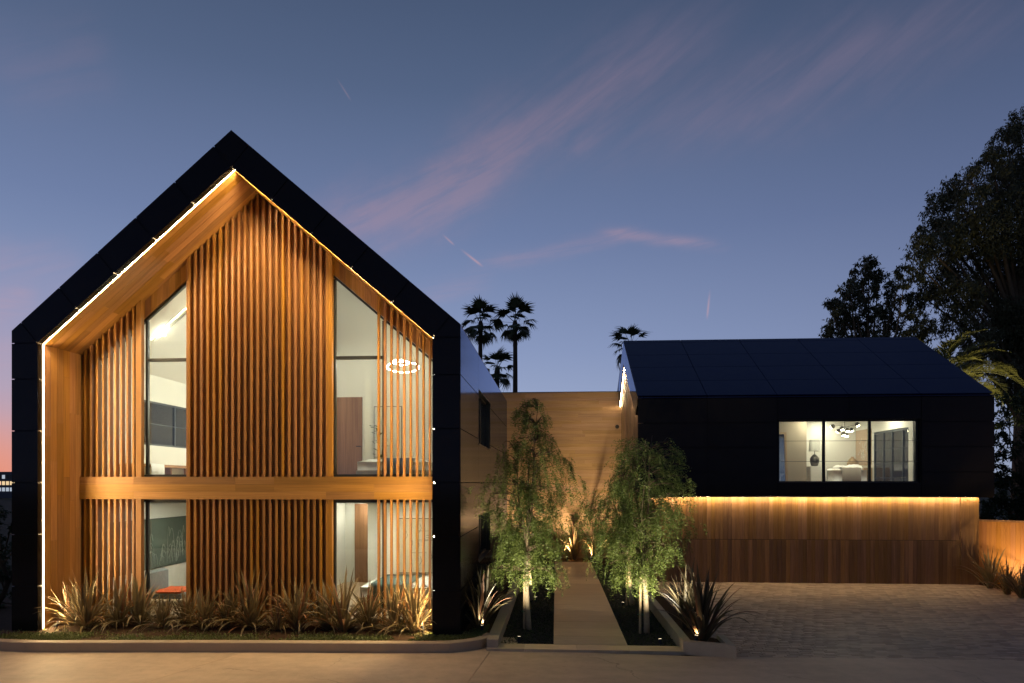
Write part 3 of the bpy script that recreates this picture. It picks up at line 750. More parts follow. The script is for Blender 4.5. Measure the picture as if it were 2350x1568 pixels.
# ------------------------------------------------------------------ linking wall at the end of the path
YW, ZW = 29.5, 7.08
link_w = thing('courtyard_wall', 'pale horizontal board wall closing the courtyard behind the two trees', 'wall', (0, YW, -.1))
box('core', -4.6, 2.82, YW+.022, YW+.4, -.1, ZW-.03, CORE, link_w)
z = -.1; k = 0
while z < ZW-.02:
    z2 = min(z+.142, ZW)
    cuts = [-4.6, random.uniform(-3.6, -1.0), random.uniform(-.3, 2.0), 2.8]
    for q in range(3): box('board', cuts[q]+.001, cuts[q+1]-.001, YW-random.uniform(0, .002), YW+.02, z+.0015, z2-.0015, W['wallX'], link_w)
    z = z2
box('coping', -4.6, 2.82, YW-.01, YW+.41, ZW+.001, ZW+.03, FRAME, link_w)
sc_ = thing('wall_sconce', 'small dark round fitting on the courtyard wall near the gable', 'lamp', (wx(1416, YW), YW, wz(980, wx(1416, YW), YW)))
_c = WLOC[sc_.name]
build('housing', MB().sphere((_c.x, YW-.10, _c.z), .085, 12, 8), BLACK, sc_, True); build('arm', MB().tube([(_c.x, YW-.05, _c.z), (_c.x, YW, _c.z)], .03, 8), BLACK, sc_)
# ground beside the path
tag(build('courtyard_bed', MB().box(-1.9, 3.05, 14.3, 29.5, -.14, -.128).box(-1.9, 3.05, 27.62, 29.5, -.127, -.06), SOIL), kind='structure')

# ------------------------------------------------------------------ right house
GX0, GX1, GY0, GZ0, GZE = 2.67, 13.89, 22.6, 2.73, 6.0
GYR, GZR = 27.4, 8.83
GYB = 2*GYR-GY0
gs = math.atan2(GZR-GZE, GYR-GY0)
rh = thing('garage_house', 'low black upper storey with solar roof above a cedar garage front', 'house', (8.3, GY0, -.11))
cols = [GX0+(GX1-GX0)*i/5 for i in range(6)]
rows = [GZ0+(GZE-.06-GZ0)*i/4 for i in range(5)]
WX0, WX1, WZ0, WZ1 = cols[2]+.02, cols[4]-.02, 3.19, 5.235
c_in = .034
def rc(x0, x1, y0, y1, z0, z1, nm='core_wall', m=CORE): return box(nm, x0, x1, y0, y1, z0, z1, m, rh)
# front core with the window opening
rc(GX0+.2, WX0, GY0+c_in, GY0+.25, GZ0+.02, GZE-.05); rc(WX1, GX1-c_in, GY0+c_in, GY0+.25, GZ0+.02, GZE-.05)
rc(WX0, WX1, GY0+c_in, GY0+.25, GZ0+.02, WZ0); rc(WX0, WX1, GY0+c_in, GY0+.25, WZ1, GZE-.05)
rc(GX0+.2, GX1-c_in, GY0+c_in, GYB-.05, GZ0+.012, GZ0+.14, 'soffit_core')
rc(GX1-.25, GX1-c_in, GY0+.25, GYB-.05, GZ0+.14, GZE-.05)
rc(GX0+.2, GX1-.25, GYB-.3, GYB-.05, GZ0+.14, GZE-.05)
build('roof_core', MB().prism([(GY0+.05, GZE-.05), (GYR, GZR-.05), (GYB-.05, GZE-.05), (GYB-.05, GZE-.25), (GYR, GZR-.28), (GY0+.05, GZE-.25)], 'X', GX0+.2, GX1-c_in), CORE, rh)
build('core_wall', MB().prism([(GY0+.26, GZE-.05), (GYR, GZR-.3), (GYB-.3, GZE-.05)], 'X', GX1-.25, GX1-c_in), CORE, rh)
# front panels, cut round the window
for c in range(5):
    for r in range(4):
        x0, x1, z0, z1 = cols[c]+GP, cols[c+1]-GP, rows[r]+GP, rows[r+1]-GP
        if c in (2, 3):
            if z1 < WZ0 or z0 > WZ1: pass
            elif z0 < WZ0: z1 = WZ0-.004
            elif z1 > WZ1: z0 = WZ1+.004
            else: continue
            if z1-z0 < .02: continue
        box('front_panel', x0, x1, GY0, GY0+PT, z0, z1, PANEL, rh)
box('front_panel', cols[2]+GP, WX0-.002, GY0, GY0+PT, WZ0-.004, WZ1+.004, PANEL, rh)
box('front_panel', WX1+.002, cols[4]-GP, GY0, GY0+PT, WZ0-.004, WZ1+.004, PANEL, rh)
for c in range(5): box('eave_trim', cols[c]+GP, cols[c+1]-GP, GY0-.03, GY0+.05, GZE-.045, GZE-.012, ROOF, rh)
for c in range(5): box('soffit_panel', cols[c]+GP, cols[c+1]-GP, GY0+PT+.004, GY0+.205, GZ0-.012, GZ0+.008, PANEL, rh)
# roof panels: four wide rows and a narrow ridge row on each slope
Lr = (GYR-GY0)/math.cos(gs); rr_ = [.03, .235, .45, .67, .895, 1.0]; rr_ = [0.012, .24, .47, .70, .945, 1.0]
for c in range(5):
    for q in range(5):
        a, b = Lr*rr_[q]+.012, Lr*rr_[q+1]-.008
        for sg in (1, -1):
            sm = (a+b)/2
            key = ('rp', q)
            if key not in BOXC:
                w2 = (cols[1]-cols[0])/2-.010
                m_ = MB().box(-w2, w2, -(b-a)/2, (b-a)/2, -.014, .014); me = bpy.data.meshes.new('roof_panel'); me.from_pydata(m_.v, [], m_.f); me.update(); me.materials.append(ROOF); BOXC[key] = me
            yy = GY0+math.cos(gs)*sm if sg > 0 else GYB-math.cos(gs)*sm
            link('roof_panel', BOXC[key], rh, ((cols[c]+cols[c+1])/2, yy, GZE+math.sin(gs)*sm), (gs if sg > 0 else -gs, 0, 0))
# gable end facing the path: black rake, recessed vertical boards, light strip under the far rake
vG = .88
def groof(y): return GZE-.02+(y-GY0)*math.tan(gs) if y <= GYR else GZR-.02-(y-GYR)*.70
ZC = ZW
for sg in (1, -1):
    ya, yb = (GY0+.62, GYR) if sg > 0 else (GYR, YW+.0)
    n_ = 4 if sg > 0 else 2
    for k in range(n_):
        y0, y1 = ya+(yb-ya)*k/n_, ya+(yb-ya)*(k+1)/n_
        build('rake_panel', MB().prism([(y0+GP*(k > 0), groof(y0+GP*(k > 0))), (y1-GP, groof(y1-GP)), (y1-GP, groof(y1-GP)-vG), (y0+GP*(k > 0), groof(y0+GP*(k > 0))-vG)], 'X', GX0, GX0+.02), PANEL, rh)
        build('rake_return', MB().prism([(y0+.001, groof(y0)-vG+.012), (y1-.001, groof(y1)-vG+.012), (y1-.001, groof(y1)-vG), (y0+.001, groof(y0)-vG)], 'X', GX0+.022, GX0+.17), PANEL, rh)
build('rake_panel', MB().prism([(GY0, groof(GY0)), (GY0+.61, groof(GY0+.61)), (GY0+.61, groof(GY0+.61)-vG)], 'X', GX0, GX0+.02), PANEL, rh)
bx_ = GX0+.15
y = GY0+PT+.006
while y < YW+.9:
    w_ = random.choice([.085, .11, .13]); y2 = min(y+w_, YW+1.0)
    pr = random.uniform(0, .018)
    build('gable_board', MB().prism([(y+.002, GZ0+.01), (y2-.002, GZ0+.01), (y2-.002, groof(y2)-.3), (y+.002, groof(y)-.3)], 'X', bx_-pr, bx_+.04), W['gable'], rh); y = y2
y0, y1 = GYR+.03, YW-.02
tag(build('led_strip', MB().prism([(y0, groof(y0)-vG-.002), (y1, groof(y1)-vG-.002), (y1, groof(y1)-vG-.02), (y0, groof(y0)-vG-.02)], 'X', GX0+.06, GX0+.082), LEDR, rh), 'warm light strip under the far rake of the gable')
y0, y1 = GY0+1.2, GYR-.03
build('led_strip', MB().prism([(y0, groof(y0)-vG-.002), (y1, groof(y1)-vG-.002), (y1, groof(y1)-vG-.02), (y0, groof(y0)-vG-.02)], 'X', GX0+.06, GX0+.082), LEDR, rh)
# cedar ground floor: garage door of vertical boards in two tiers
LX0, LX1, LY = 3.10, 13.60, 22.95
GB = -.112
rc(LX0+.03, LX1-.03, LY+.026, GYB-.6, GB, GZ0-.02)
x = LX0; n_b = 74; wbd = (13.03-LX0)/n_b
for i in range(n_b):
    a, b = LX0+wbd*i+.0025, LX0+wbd*(i+1)-.0025
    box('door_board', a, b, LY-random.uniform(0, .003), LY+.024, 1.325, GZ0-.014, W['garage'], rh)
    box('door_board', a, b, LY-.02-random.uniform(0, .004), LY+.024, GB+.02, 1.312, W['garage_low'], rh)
for i in range(4):
    a = 13.035+.1405*i; box('post_board', a+.001, a+.1395, LY-.035, LY+.024, GB, GZ0-.014, W['garage'], rh)
y = LY+.03
while y < 29.4:
    box('side_board', LX0, LX0+.024, y+.001, y+.139, GB, GZ0+.01, W['garage'], rh); y += .14
y = LY+.03
tag(box('led_strip', LX0+.05, LX1-.02, LY-.13, LY-.10, GZ0-.002, GZ0+.010, LEDG, rh), 'warm light strip under the overhang')
# window of the upper storey
w = box('window', WX0+.04, WX1-.04, GY0+.16, GY0+.17, WZ0+.04, WZ1-.04, GLASS, rh)
for a in ((WX0, WX1, WZ0, WZ0+.05), (WX0, WX1, WZ1-.06, WZ1)): box('frame', a[0], a[1], GY0+.12, GY0+.21, a[2], a[3], BLACK, w)
for x in (WX0, wx(1890, GY0+.16)-.035, wx(1995, GY0+.16)-.035, WX1-.10): box('frame', x, x+.07, GY0+.118, GY0+.208, WZ0+.05, WZ1-.06, BLACK, w)
for v in (1012, 1059): 
    zz = wz(v, 9.4, GY0+.04); box('rail', WX0-.002, WX1+.002, GY0+.034, GY0+.046, zz-.007, zz+.007, STEEL, rh)
for x0, x1 in ((WX0-.01, WX0+.004), (WX1-.004, WX1+.01)): box('reveal', x0, x1, GY0+.026, GY0+.118, WZ0+.006, WZ1-.006, FRAME, rh)
for z0, z1 in ((WZ0-.004, WZ0+.004), (WZ1-.004, WZ1+.004)): box('reveal', WX0-.01, WX1+.01, GY0+.025, GY0+.118, z0, z1, FRAME, rh)
# bedroom shell
ri = lambda *a, m=WHITE, nm='interior_wall': box(nm, *a, m, rh)
RY0, RYB, RXR = GY0+.25, 27.1, 11.52
ri(5.0, 13.0, RY0, 31.5, GZ0+.14, 2.9, m=W['oak'], nm='floor')
ri(5.0, 13.0, RY0, RYB+.1, 5.62, 5.70, m=CEIL, nm='ceiling')
ri(6.6, RXR+.1, RYB, RYB+.1, 2.9, 5.62)
ri(RXR, RXR+.1, RY0, RY0+.30, 2.9, 5.62); ri(RXR, RXR+.1, 25.62, RYB, 2.9, 5.62); ri(RXR, RXR+.1, RY0+.30, 25.62, 5.02, 5.62)
PBY = 24.5; PXE = wx(1851, PBY)
ri(6.6, PXE, PBY, PBY+.14, 2.9, 5.62, m=TAN); ri(6.5, 6.6, RY0, RYB, 2.9, 5.62, m=TAN)
# steel framed glass doors in the right wall
sd = box('glass_door', RXR+.045, RXR+.053, RY0+.34, 25.58, 2.95, 4.98, GLASS, rh)
for y in (RY0+.30, 23.55, 24.28, 24.9, 25.56): box('frame', RXR+.02, RXR+.08, y, y+.06, 2.92, 5.0, STEEL, sd)
for z in (2.9, 3.35, 3.85, 4.35, 4.94): box('frame', RXR+.022, RXR+.078, RY0+.36, 25.56, z, z+(.06 if z in (2.9, 4.94) else .025), STEEL, sd)

# ------------------------------------------------------------------ furniture seen through the windows
def soft_box(name, x0, x1, y0, y1, z0, z1, m, parent, r=.05, wob=.012, nx=8, ny=8):
    # cushion-like block: rounded top, slightly uneven
    b = MB(); grid = []
    for j in range(ny+1):
        for i in range(nx+1):
            fx, fy = i/nx, j/ny
            ed = min(min(fx, 1-fx)*(x1-x0), min(fy, 1-fy)*(y1-y0))
            dr = r*(1-min(ed/r, 1.0))**2 if r > 0 else 0
            grid.append((x0+(x1-x0)*fx, y0+(y1-y0)*fy, z1-dr+random.uniform(-wob, wob)*(0 < i < nx and 0 < j < ny)))
    k = (nx+1)*(ny+1); vs = grid+[(p[0], p[1], z0) for p in grid]; fs = []
    for j in range(ny):
        for i in range(nx):
            a = j*(nx+1)+i; fs.append((a, a+1, a+nx+2, a+nx+1))
    rim = [i for i in range(nx+1)]+[(j+1)*(nx+1)-1 for j in range(1, ny+1)]+[ny*(nx+1)+i for i in range(nx-1, -1, -1)]+[j*(nx+1) for j in range(ny-1, 0, -1)]
    for q in range(len(rim)):
        a, c = rim[q], rim[(q+1) % len(rim)]; fs.append((a, c, c+k, a+k))
    fs.append(tuple(i+k for i in rim)[::-1]); b.add(vs, fs)
    return build(name, b, m, parent, smooth=True)
def throw(name, x0, x1, ytop0, ytop1, ztop, yfront, zlow, m, parent=None, folds=7):
    # cloth lying over a top and hanging down its front with folds
    b = MB(); n = folds*4; prof = [(ytop1, ztop), ((ytop0+ytop1)/2, ztop+.008), (ytop0+.02, ztop+.004), (yfront-.012, ztop-.03), (yfront-.02, (ztop+zlow)/2), (yfront-.022, zlow)]
    vs = []
    for q, (y, z) in enumerate(prof):
        for i in range(n+1):
            f = i/n; a = .014*math.sin(f*folds*2*math.pi+q*.35)*(q/5)
            vs.append((x0+(x1-x0)*f+random.uniform(-.004, .004), y-abs(a)*1.2-.004, z+(.012*math.sin(f*11+1) if q == 5 else 0)+.006*math.sin(f*17)*(q < 3)))
    fs = [(q*(n+1)+i, q*(n+1)+i+1, (q+1)*(n+1)+i+1, (q+1)*(n+1)+i) for q in range(5) for i in range(n)]
    b.add(vs, fs); o = build(name, b, m, parent, smooth=True)
    md = o.modifiers.new('thickness', 'SOLIDIFY'); md.thickness = .008; md.offset = 1
    return o
def bed(loc, x0, x1, y0, y1, zf, label, thr, tx0, tx1, h=.58):
    t = thing('bed', label, 'bed', loc)
    box('base', x0, x1, y0, y1, zf+.04, zf+.30, BEDF, t, bev=.02)
    for xx in (x0+.05, x1-.13):
        for yy in (y0+.05, y1-.13): box('leg', xx, xx+.08, yy, yy+.08, zf, zf+.04, BLACK, t)
    soft_box('mattress', x0+.03, x1-.03, y0+.03, y1-.03, zf+.30, zf+h, BEDW, t, .07, .01)
    soft_box('pillow', x1-.55, x1-.08, y0+.15, y0+.75, zf+h-.02, zf+h+.13, BEDW, t, .14, .02)
    soft_box('pillow', x1-.55, x1-.08, y1-.85, y1-.2, zf+h-.02, zf+h+.13, BEDW, t, .14, .02)
    throw('blanket', tx0, tx1, y0+.05, y1-.1, zf+h+.02, y0+.02, zf+.10, thr, t)
    return t
# upper left room: bench with a throw, olive chair, track light, picture
bt = thing('bench', 'timber wall bench in the upper left room', 'bench', (-10.65, 18.0, FZ))
box('seat', -10.9, -10.45, 16.3, 19.6, 3.60, 3.67, W['Y'], bt)
for y in (16.5, 18.0, 19.3): box('support', -10.86, -10.5, y, y+.06, FZ, 3.60, W['Z'], bt)
th = MB(); n = 14
vs = [( -10.78+.36*min(q, 2)/2+(.012 if q > 2 else 0)+.006*math.sin(i*1.4+q), 16.95+.6*i/n, (3.678, 3.682, 3.672, 3.55, 3.36+.02*math.sin(i*2.1))[q]) for q in range(5) for i in range(n+1)]
th.add(vs, [(q*(n+1)+i, q*(n+1)+i+1, (q+1)*(n+1)+i+1, (q+1)*(n+1)+i) for q in range(4) for i in range(n)])
o = build('throw_blanket', th, BEDW, None, True); tag(o, 'white fringed throw draped over the timber wall bench', 'blanket')
md = o.modifiers.new('thickness', 'SOLIDIFY'); md.thickness = .008
ch = thing('armchair', 'olive green armchair in the upper left room window', 'chair', (-8.85, 17.0, FZ))
soft_box('seat', -9.3, -8.5, 16.7, 17.4, 3.38, 3.62, CHAIRG, ch, .08)
bk = MB().prism([(-8.98, 3.5), (-8.72, 3.5), (-8.5, 4.05), (-8.62, 4.1), (-8.75, 4.0)], 'Y', 16.72, 17.38); build('backrest', bk, CHAIRG, ch)
for a in (-9.25, -8.6):
    for b_ in (16.74, 17.3): build('leg', MB().tube([(a, b_, FZ), (a, b_, 3.39)], .018, 8), BLACK, ch)
def ceil_hit(u, v, off, side=-1):
    t = (u-1175)/FPX; ax = t*math.cos(PSI)-math.sin(PSI); ay = t*math.sin(PSI)+math.cos(PSI); az_ = (HZ-v)/FPX
    d = 8.0
    while d < 40:
        if CAMZ+az_*d >= soff(ax*d, off): break
        d += .005
    return Vector((ax*d, ay*d, CAMZ+az_*d))
p0, p1, pb = ceil_hit(355, 785.5, .115), ceil_hit(440, 708, .115), ceil_hit(375.6, 766.7, .20)
tl = thing('track_light', 'white ceiling track with one bright spot in the upper left room', 'lamp', p0)
build('track', MB().tube([p0, p1], .018, 6), CERAM, tl); build('stem', MB().tube([pb+Vector((.02, 0, .09)), pb], .012, 6), CERAM, tl)
build('bulb', MB().sphere(pb, .052), BULB, tl, True)
LINM = emit('fill_pendant_lamp', (1.0, .95, .80), 125)
def fill_pendant(x, y0, y1, z, label):  # added lamps, hung out of view only to brighten the upper rooms
    t = thing('fill_pendant', label, 'lamp', (x, (y0+y1)/2, z))
    box('housing', x-.03, x+.03, y0, y1, z, z+.05, CERAM, t)
    box('diffuser', x-.05, x+.05, y0+.01, y1-.01, z-.03, z-.001, LINM, t)
    for y in (y0+.1, y1-.1): build('cord', MB().tube([(x, y, z+.05), (x, y, soff(x, .1))], .004, 5), BLACK, t)
fill_pendant(-7.35, 16.2, 20.2, 7.3, 'unseen high pendant added to brighten the upper left room')
fill_pendant(-7.25, 17.2, 21.2, 5.7, 'unseen lower pendant added to brighten the upper left room')
fill_pendant(-6.25, 15.9, 17.3, 7.3, 'unseen high pendant added to brighten the upper right room')
def picture(name, label, poly_box, axis, m, framem, fw=.02, strokes=None):
    x0, x1, y0, y1, z0, z1 = poly_box
    t = thing(name, label, 'picture', ((x0+x1)/2, (y0+y1)/2, z0))
    box('canvas', x0, x1, y0, y1, z0, z1, m, t)
    if axis == 'X':
        for a in ((y0-fw, y0), (y1, y1+fw)): box('frame', x0-.008, x1+.008, a[0], a[1], z0-fw, z1+fw, framem, t)
        for a in ((z0-fw, z0), (z1, z1+fw)): box('frame', x0-.008, x1+.008, y0, y1, a[0], a[1], framem, t)
    else:
        for a in ((x0-fw, x0), (x1, x1+fw)): box('frame', a[0], a[1], y0-.008, y1+.008, z0-fw, z1+fw, framem, t)
        for a in ((z0-fw, z0), (z1, z1+fw)): box('frame', x0, x1, y0-.008, y1+.008, a[0], a[1], framem, t)
    return t
INK = plain('ink', (.03, .03, .035), .8, .2); PALE = plain('pale_paint', (.62, .64, .56), .8, .2); CANV = plain('canvas_cream', (.60, .55, .42), .9, .1); CANVW = plain('canvas_white', (.74, .74, .66), .9, .1)
CANVG = plain('canvas_deep_green', (.085, .11, .09), .6, .4, .3, 3.0); CANVT = plain('canvas_tan', (.48, .37, .27), .9, .1); WHP = plain('white_paint', (.70, .66, .58), .9, .1)
pc = picture('abstract_print', 'framed black and white abstract hung on the upper left room partition', (-6.875, -6.845, 17.7, 19.3, 3.95, 5.55), 'X', CANVW, BLACK, .025)
for a in ((17.95, 18.35, 4.95, 5.3), (18.4, 19.05, 4.9, 5.0), (18.55, 18.65, 4.55, 4.9), (17.95, 18.2, 4.15, 4.6), (18.3, 18.42, 4.15, 4.7), (18.42, 18.9, 4.6, 4.7), (18.75, 19.05, 4.15, 4.4), (18.7, 19.05, 5.1, 5.3)):
    box('ink_block', -6.882, -6.8755, a[0], a[1], a[2], a[3], INK, pc)
# upper right room
bed((-3.7, 17.6, FZ), -4.97, -2.66, 16.7, 18.75, FZ, 'white bed with blue throw in the upper right room', BLUE, -4.25, -3.55)
picture('tall_print', 'tall pale picture in thin black frame above the upper bed', (-5.10, -4.33, UB-.03, UB-.002, 3.80, 5.32), 'Y', CANVW, BLACK, .014)
rc_ = Vector((wx(925, 17.3), 17.3, wz(843, wx(925, 17.3), 17.3)))
rl = thing('ring_pendant', 'glowing ring pendant hanging in the upper right room', 'lamp', rc_)
tp = [(rc_.x+.40*math.cos(a), rc_.y+.40*math.sin(a), rc_.z-.065*math.sin(a)+.02*math.cos(a)) for a in np.linspace(0, 2*math.pi, 49)]
build('ring', MB().tube(tp, .013, 6, False), RINGM, rl)
tp2 = [(rc_.x-.06+.20*math.cos(a), rc_.y+.20*math.sin(a), rc_.z+.12-.03*math.sin(a)) for a in np.linspace(0, 2*math.pi, 33)]
build('ring', MB().tube(tp2, .010, 6, False), RINGM, rl)
ctop = soff(rc_.x, .1)
for a in (.5, 2.6, 4.7): build('cord', MB().tube([(rc_.x+.40*math.cos(a), rc_.y+.40*math.sin(a), rc_.z-.065*math.sin(a)+.02*math.cos(a)), (rc_.x, rc_.y, ctop)], .003, 4), BLACK, rl)
def potted_plant(loc, h, label):
    t = thing('potted_plant', label, 'plant', loc); x, y, z = loc
    build('pot', MB().lathe([(.10, 0), (.15, .02), (.17, .30), (.15, .32), (.14, .29)], loc, 16), CERAM, t, True)
    st = MB()
    for k in range(3):
        a = k*2.1; st.tube([(x, y, z+.25), (x+.06*math.cos(a), y+.06*math.sin(a), z+h*.6), (x+.14*math.cos(a), y+.14*math.sin(a), z+h)], [.014, .010, .006], 5)
    build('stem', st, LIMB, t)
    for k in range(34):
        a = random.uniform(0, 6.28); hz = random.uniform(.45, 1.05)*h; r = random.uniform(.02, .12)
        D = np.array([[math.cos(a), math.sin(a), random.uniform(.1, .9)]]); P = np.array([[x+r*math.cos(a), y+r*math.sin(a), z+hz]])
        L = random.uniform(.13, .2); Dn = nrm(D); sd_ = nrm(np.cross(Dn, [[0, 0, 1.0]]))
        V = [P[0], P[0]+Dn[0]*L*.35+sd_[0]*L*.22, P[0]+Dn[0]*L*.75+sd_[0]*L*.3, P[0]+Dn[0]*L+[0, 0, -.02], P[0]+Dn[0]*L*.75-sd_[0]*L*.3, P[0]+Dn[0]*L*.35-sd_[0]*L*.22]
        build('leaf', MB().add(V, [(0, 1, 2, 3, 4, 5)]), FIDDLE, t)
potted_plant((wx(872, 18.5), 18.5, FZ), 1.45, 'leafy potted plant beside the upper bed')
# lower right room
bed((-3.7, 17.4, .07), -4.85, -2.66, 16.5, 18.3, .07, 'white bed with dark green throw in the ground floor room', GREEN, -4.55, -3.55, .62)
pc = picture('line_drawing', 'cream line drawing in thin frame above the ground floor bed', (-4.36, -2.95, 18.565, 18.595, .72, 2.2), 'Y', CANV, BLACK, .014)
sk = MB()
for k in range(16):
    a, b_ = random.uniform(-4.2, -3.1), random.uniform(.85, 2.0); L = random.uniform(.15, .5)
    if k % 2: sk.box(a, min(a+L, -3.0), 18.561, 18.5645, b_, b_+.008)
    else: sk.tube([(a, 18.562, b_), (a+.07, 18.562, b_+.12), (a+.03, 18.562, b_+.25)], .004, 4)
build('pen_line', sk, INK, pc)
def ceiling_lamp(loc, sx, sy, label, m):
    t = thing('ceiling_light', label, 'lamp', loc); x, y, z = loc
    box('diffuser', x-sx/2, x+sx/2, y-sy/2, y+sy/2, z-.012, z-.004, m, t)
    for a in ((x-sx/2-.015, x-sx/2, y-sy/2-.015, y+sy/2+.015), (x+sx/2, x+sx/2+.015, y-sy/2-.015, y+sy/2+.015), (x-sx/2, x+sx/2, y-sy/2-.015, y-sy/2), (x-sx/2, x+sx/2, y+sy/2, y+sy/2+.015)):
        box('trim', a[0], a[1], a[2], a[3], z-.014, z-.0005, CERAM, t)
ceiling_lamp((-4.2, 17.0, 2.72), .9, .14, 'unseen ceiling slot light added to brighten the room of the ground floor bed', COVE)  # added out of view to raise this room's light
ceiling_lamp((-5.85, 20.55, 2.72), .4, .12, 'recessed slot light before the ground floor walnut door', COVE)
ceiling_lamp((-9.0, 17.6, 2.72), 1.2, .14, 'unseen ceiling slot light added to brighten the room of the orange chair', COVE)  # another unseen slot, added to light the lower left room
# lower left room
pg = picture('grass_mural', 'long dark green panel with pale arching strokes in the lower left room', (XLi+.052, XLi+.075, 16.1, 21.4, .87, 2.2), 'X', CANVG, BLACK, .012)
sk = MB()
for k in range(80):
    y = random.uniform(16.3, 21.1); h = random.uniform(.25, .85)*(1 if k % 3 else .6); w_ = random.uniform(.08, .28)*random.choice((-1, 1)); z0 = .92+random.uniform(0, .25)
    pts_ = [(XLi+.0775, y+w_*(f**1.6), min(z0+h*math.sin(f*2.3)/math.sin(1.57), 2.18)) for f in np.linspace(0, 1, 9)]
    sk.tube(pts_, .0028, 3, False)
build('painted_stroke', sk, PALE, pg)
oc = thing('lounge_chair', 'chair with orange seat pad behind the lower left window', 'chair', (-9.75, 17.0, .07))
soft_box('seat', -10.15, -9.45, 16.6, 17.4, .40, .48, ORANGE, oc, .04)
box('shell', -10.2, -9.4, 16.58, 17.42, .26, .398, GREYF, oc, bev=.03)
build('backrest', MB().prism([(-10.4, .35), (-10.21, .32), (-10.21, .9), (-10.36, .95)], 'Y', 16.6, 17.4), GREYF, oc)
for a in (-10.12, -9.5):
    for b_ in (16.66, 17.3): build('leg', MB().tube([(a, b_, .07), (a, b_, .27)], .018, 8), BLACK, oc)
tb = thing('side_table', 'small white round table behind the lower left window', 'table', (-8.75, 16.4, .07))
build('table_top', MB().lathe([(.30, 0), (.32, .01), (.32, .03), (.30, .035)], (-8.75, 16.4, .50), 24), CERAM, tb, True)
build('leg', MB().tube([(-8.75, 16.4, .09), (-8.75, 16.4, .5)], .03, 10), CERAM, tb); build('foot', MB().lathe([(.2, 0), (.2, .012), (.04, .03)], (-8.75, 16.4, .07), 20), CERAM, tb)

# right house bedroom
RF = 2.9
bed((10.1, 25.4, RF), 9.68, 10.86, 24.55, 26.6, RF, 'white bed with taupe throw in the right house bedroom', TAUPE, 9.98, 10.62, .80)
nt = thing('bedside_cabinet', 'pale cabinet under the dark table lamp left of the bed', 'cabinet', (9.35, 25.2, RF))
box('carcass', 9.05, 9.62, 24.95, 25.45, RF, 3.78, WHITE, nt, bev=.008); box('drawer', 9.08, 9.59, 24.935, 24.948, 3.38, 3.75, WHITE, nt); box('drawer', 9.08, 9.59, 24.935, 24.948, 2.95, 3.36, WHITE, nt)
lp = thing('table_lamp', 'dark round table lamp with pale shade on the bedside cabinet', 'lamp', (9.28, 25.2, 3.78))
build('body', MB().lathe([(.09, 0), (.12, .03), (.16, .18), (.15, .30), (.07, .40), (.03, .43)], (9.28, 25.2, 3.78), 20), BRONZE, lp, True)
build('stem', MB().tube([(9.28, 25.2, 4.2), (9.28, 25.2, 4.45)], .012, 8), BRONZE, lp); build('shade', MB().lathe([(.20, 0), (.17, .42), (.16, .42), (.19, 0)], (9.28, 25.2, 4.32), 24, False), CANVW, lp, True)
cs = thing('console', 'oak console along the right wall of the upper bedroom', 'cabinet', (11.25, 26.3, RF))
box('carcass', 11.02, 11.50, 25.66, 27.06, RF+.08, 3.74, W['oakZ'], cs, bev=.006)
for y in (25.72, 26.94): box('leg', 11.06, 11.46, y, y+.05, RF, RF+.08, W['oakZ'], cs)
for y in (25.69, 26.38): box('door', 11.004, 11.018, y, y+.66, RF+.12, 3.70, W['oakZ'], cs)
vz = build('rattan_vase', MB().lathe([(.12, 0), (.19, .08), (.20, .18), (.13, .32), (.05, .40), (.055, .44), (.04, .44), (.03, .40)], (11.24, 26.72, 3.741), 20), RATTAN, None, True); tag(vz, 'woven gourd shaped vase on the oak console', 'vase')
dz = build('bowl', MB().lathe([(.06, 0), (.13, .05), (.16, .09), (.15, .09), (.10, .04)], (11.22, 26.1, 3.741), 20), CERAM, None, True); tag(dz, 'small white bowl on the oak console', 'bowl')
pt = picture('scribble_canvas', 'tan canvas with white scribbles above the oak console', (RXR-.035, RXR-.004, 25.78, 26.98, 3.86, 5.16), 'X', CANVT, W['oakZ'], .014)
sk = MB()
for k in range(14):
    y, z = random.uniform(25.95, 26.75), random.uniform(4.0, 4.8)
    sk.tube([(RXR-.039, y+.10*math.sin(a*2+k), z+.05*a+.08*math.cos(a*3+k)) for a in np.linspace(0, 3, 12)], .006, 4)
build('painted_stroke', sk, WHP, pt)
mr = thing('floor_mirror', 'leaning mirror in oak frame at the left of the upper bedroom window', 'mirror', (7.6, 24.3, RF))
mr.rotation_euler = (R(-5), 0, 0)
def mpart(nm, x0, x1, y0, y1, z0, z1, m): return box(nm, x0, x1, y0, y1, z0, z1, m, mr)
mpart('glass', 7.13, 7.98, 24.32, 24.33, RF+.06, RF+2.0, MIRROR)
for a in ((7.06, 7.13), (7.98, 8.05)): mpart('frame', a[0], a[1], 24.29, 24.35, RF, RF+2.06, W['oakZ'])
for a in ((RF, RF+.06), (RF+2.0, RF+2.06)): mpart('frame', 7.13, 7.98, 24.29, 24.35, a[0], a[1], W['oakZ'])
ck = thing('chandelier', 'branching chandelier with dark globe heads above the white bed', 'lamp', (wx(1938, 25.0), 25.0, 4.9))
Z2 = lambda zx, zy, Y: (wx((1900+zx*.19149)/1.08936, Y), Y, wz((1000+zy*.19149)/1.08936, wx((1900+zx*.19149)/1.08936, Y), Y))
hub = Vector(Z2(1105, 345, 25.0))
build('stem', MB().tube([hub+Vector((0, 0, -.12)), (hub.x, hub.y, 5.62)], .009, 6), BRONZE, ck)
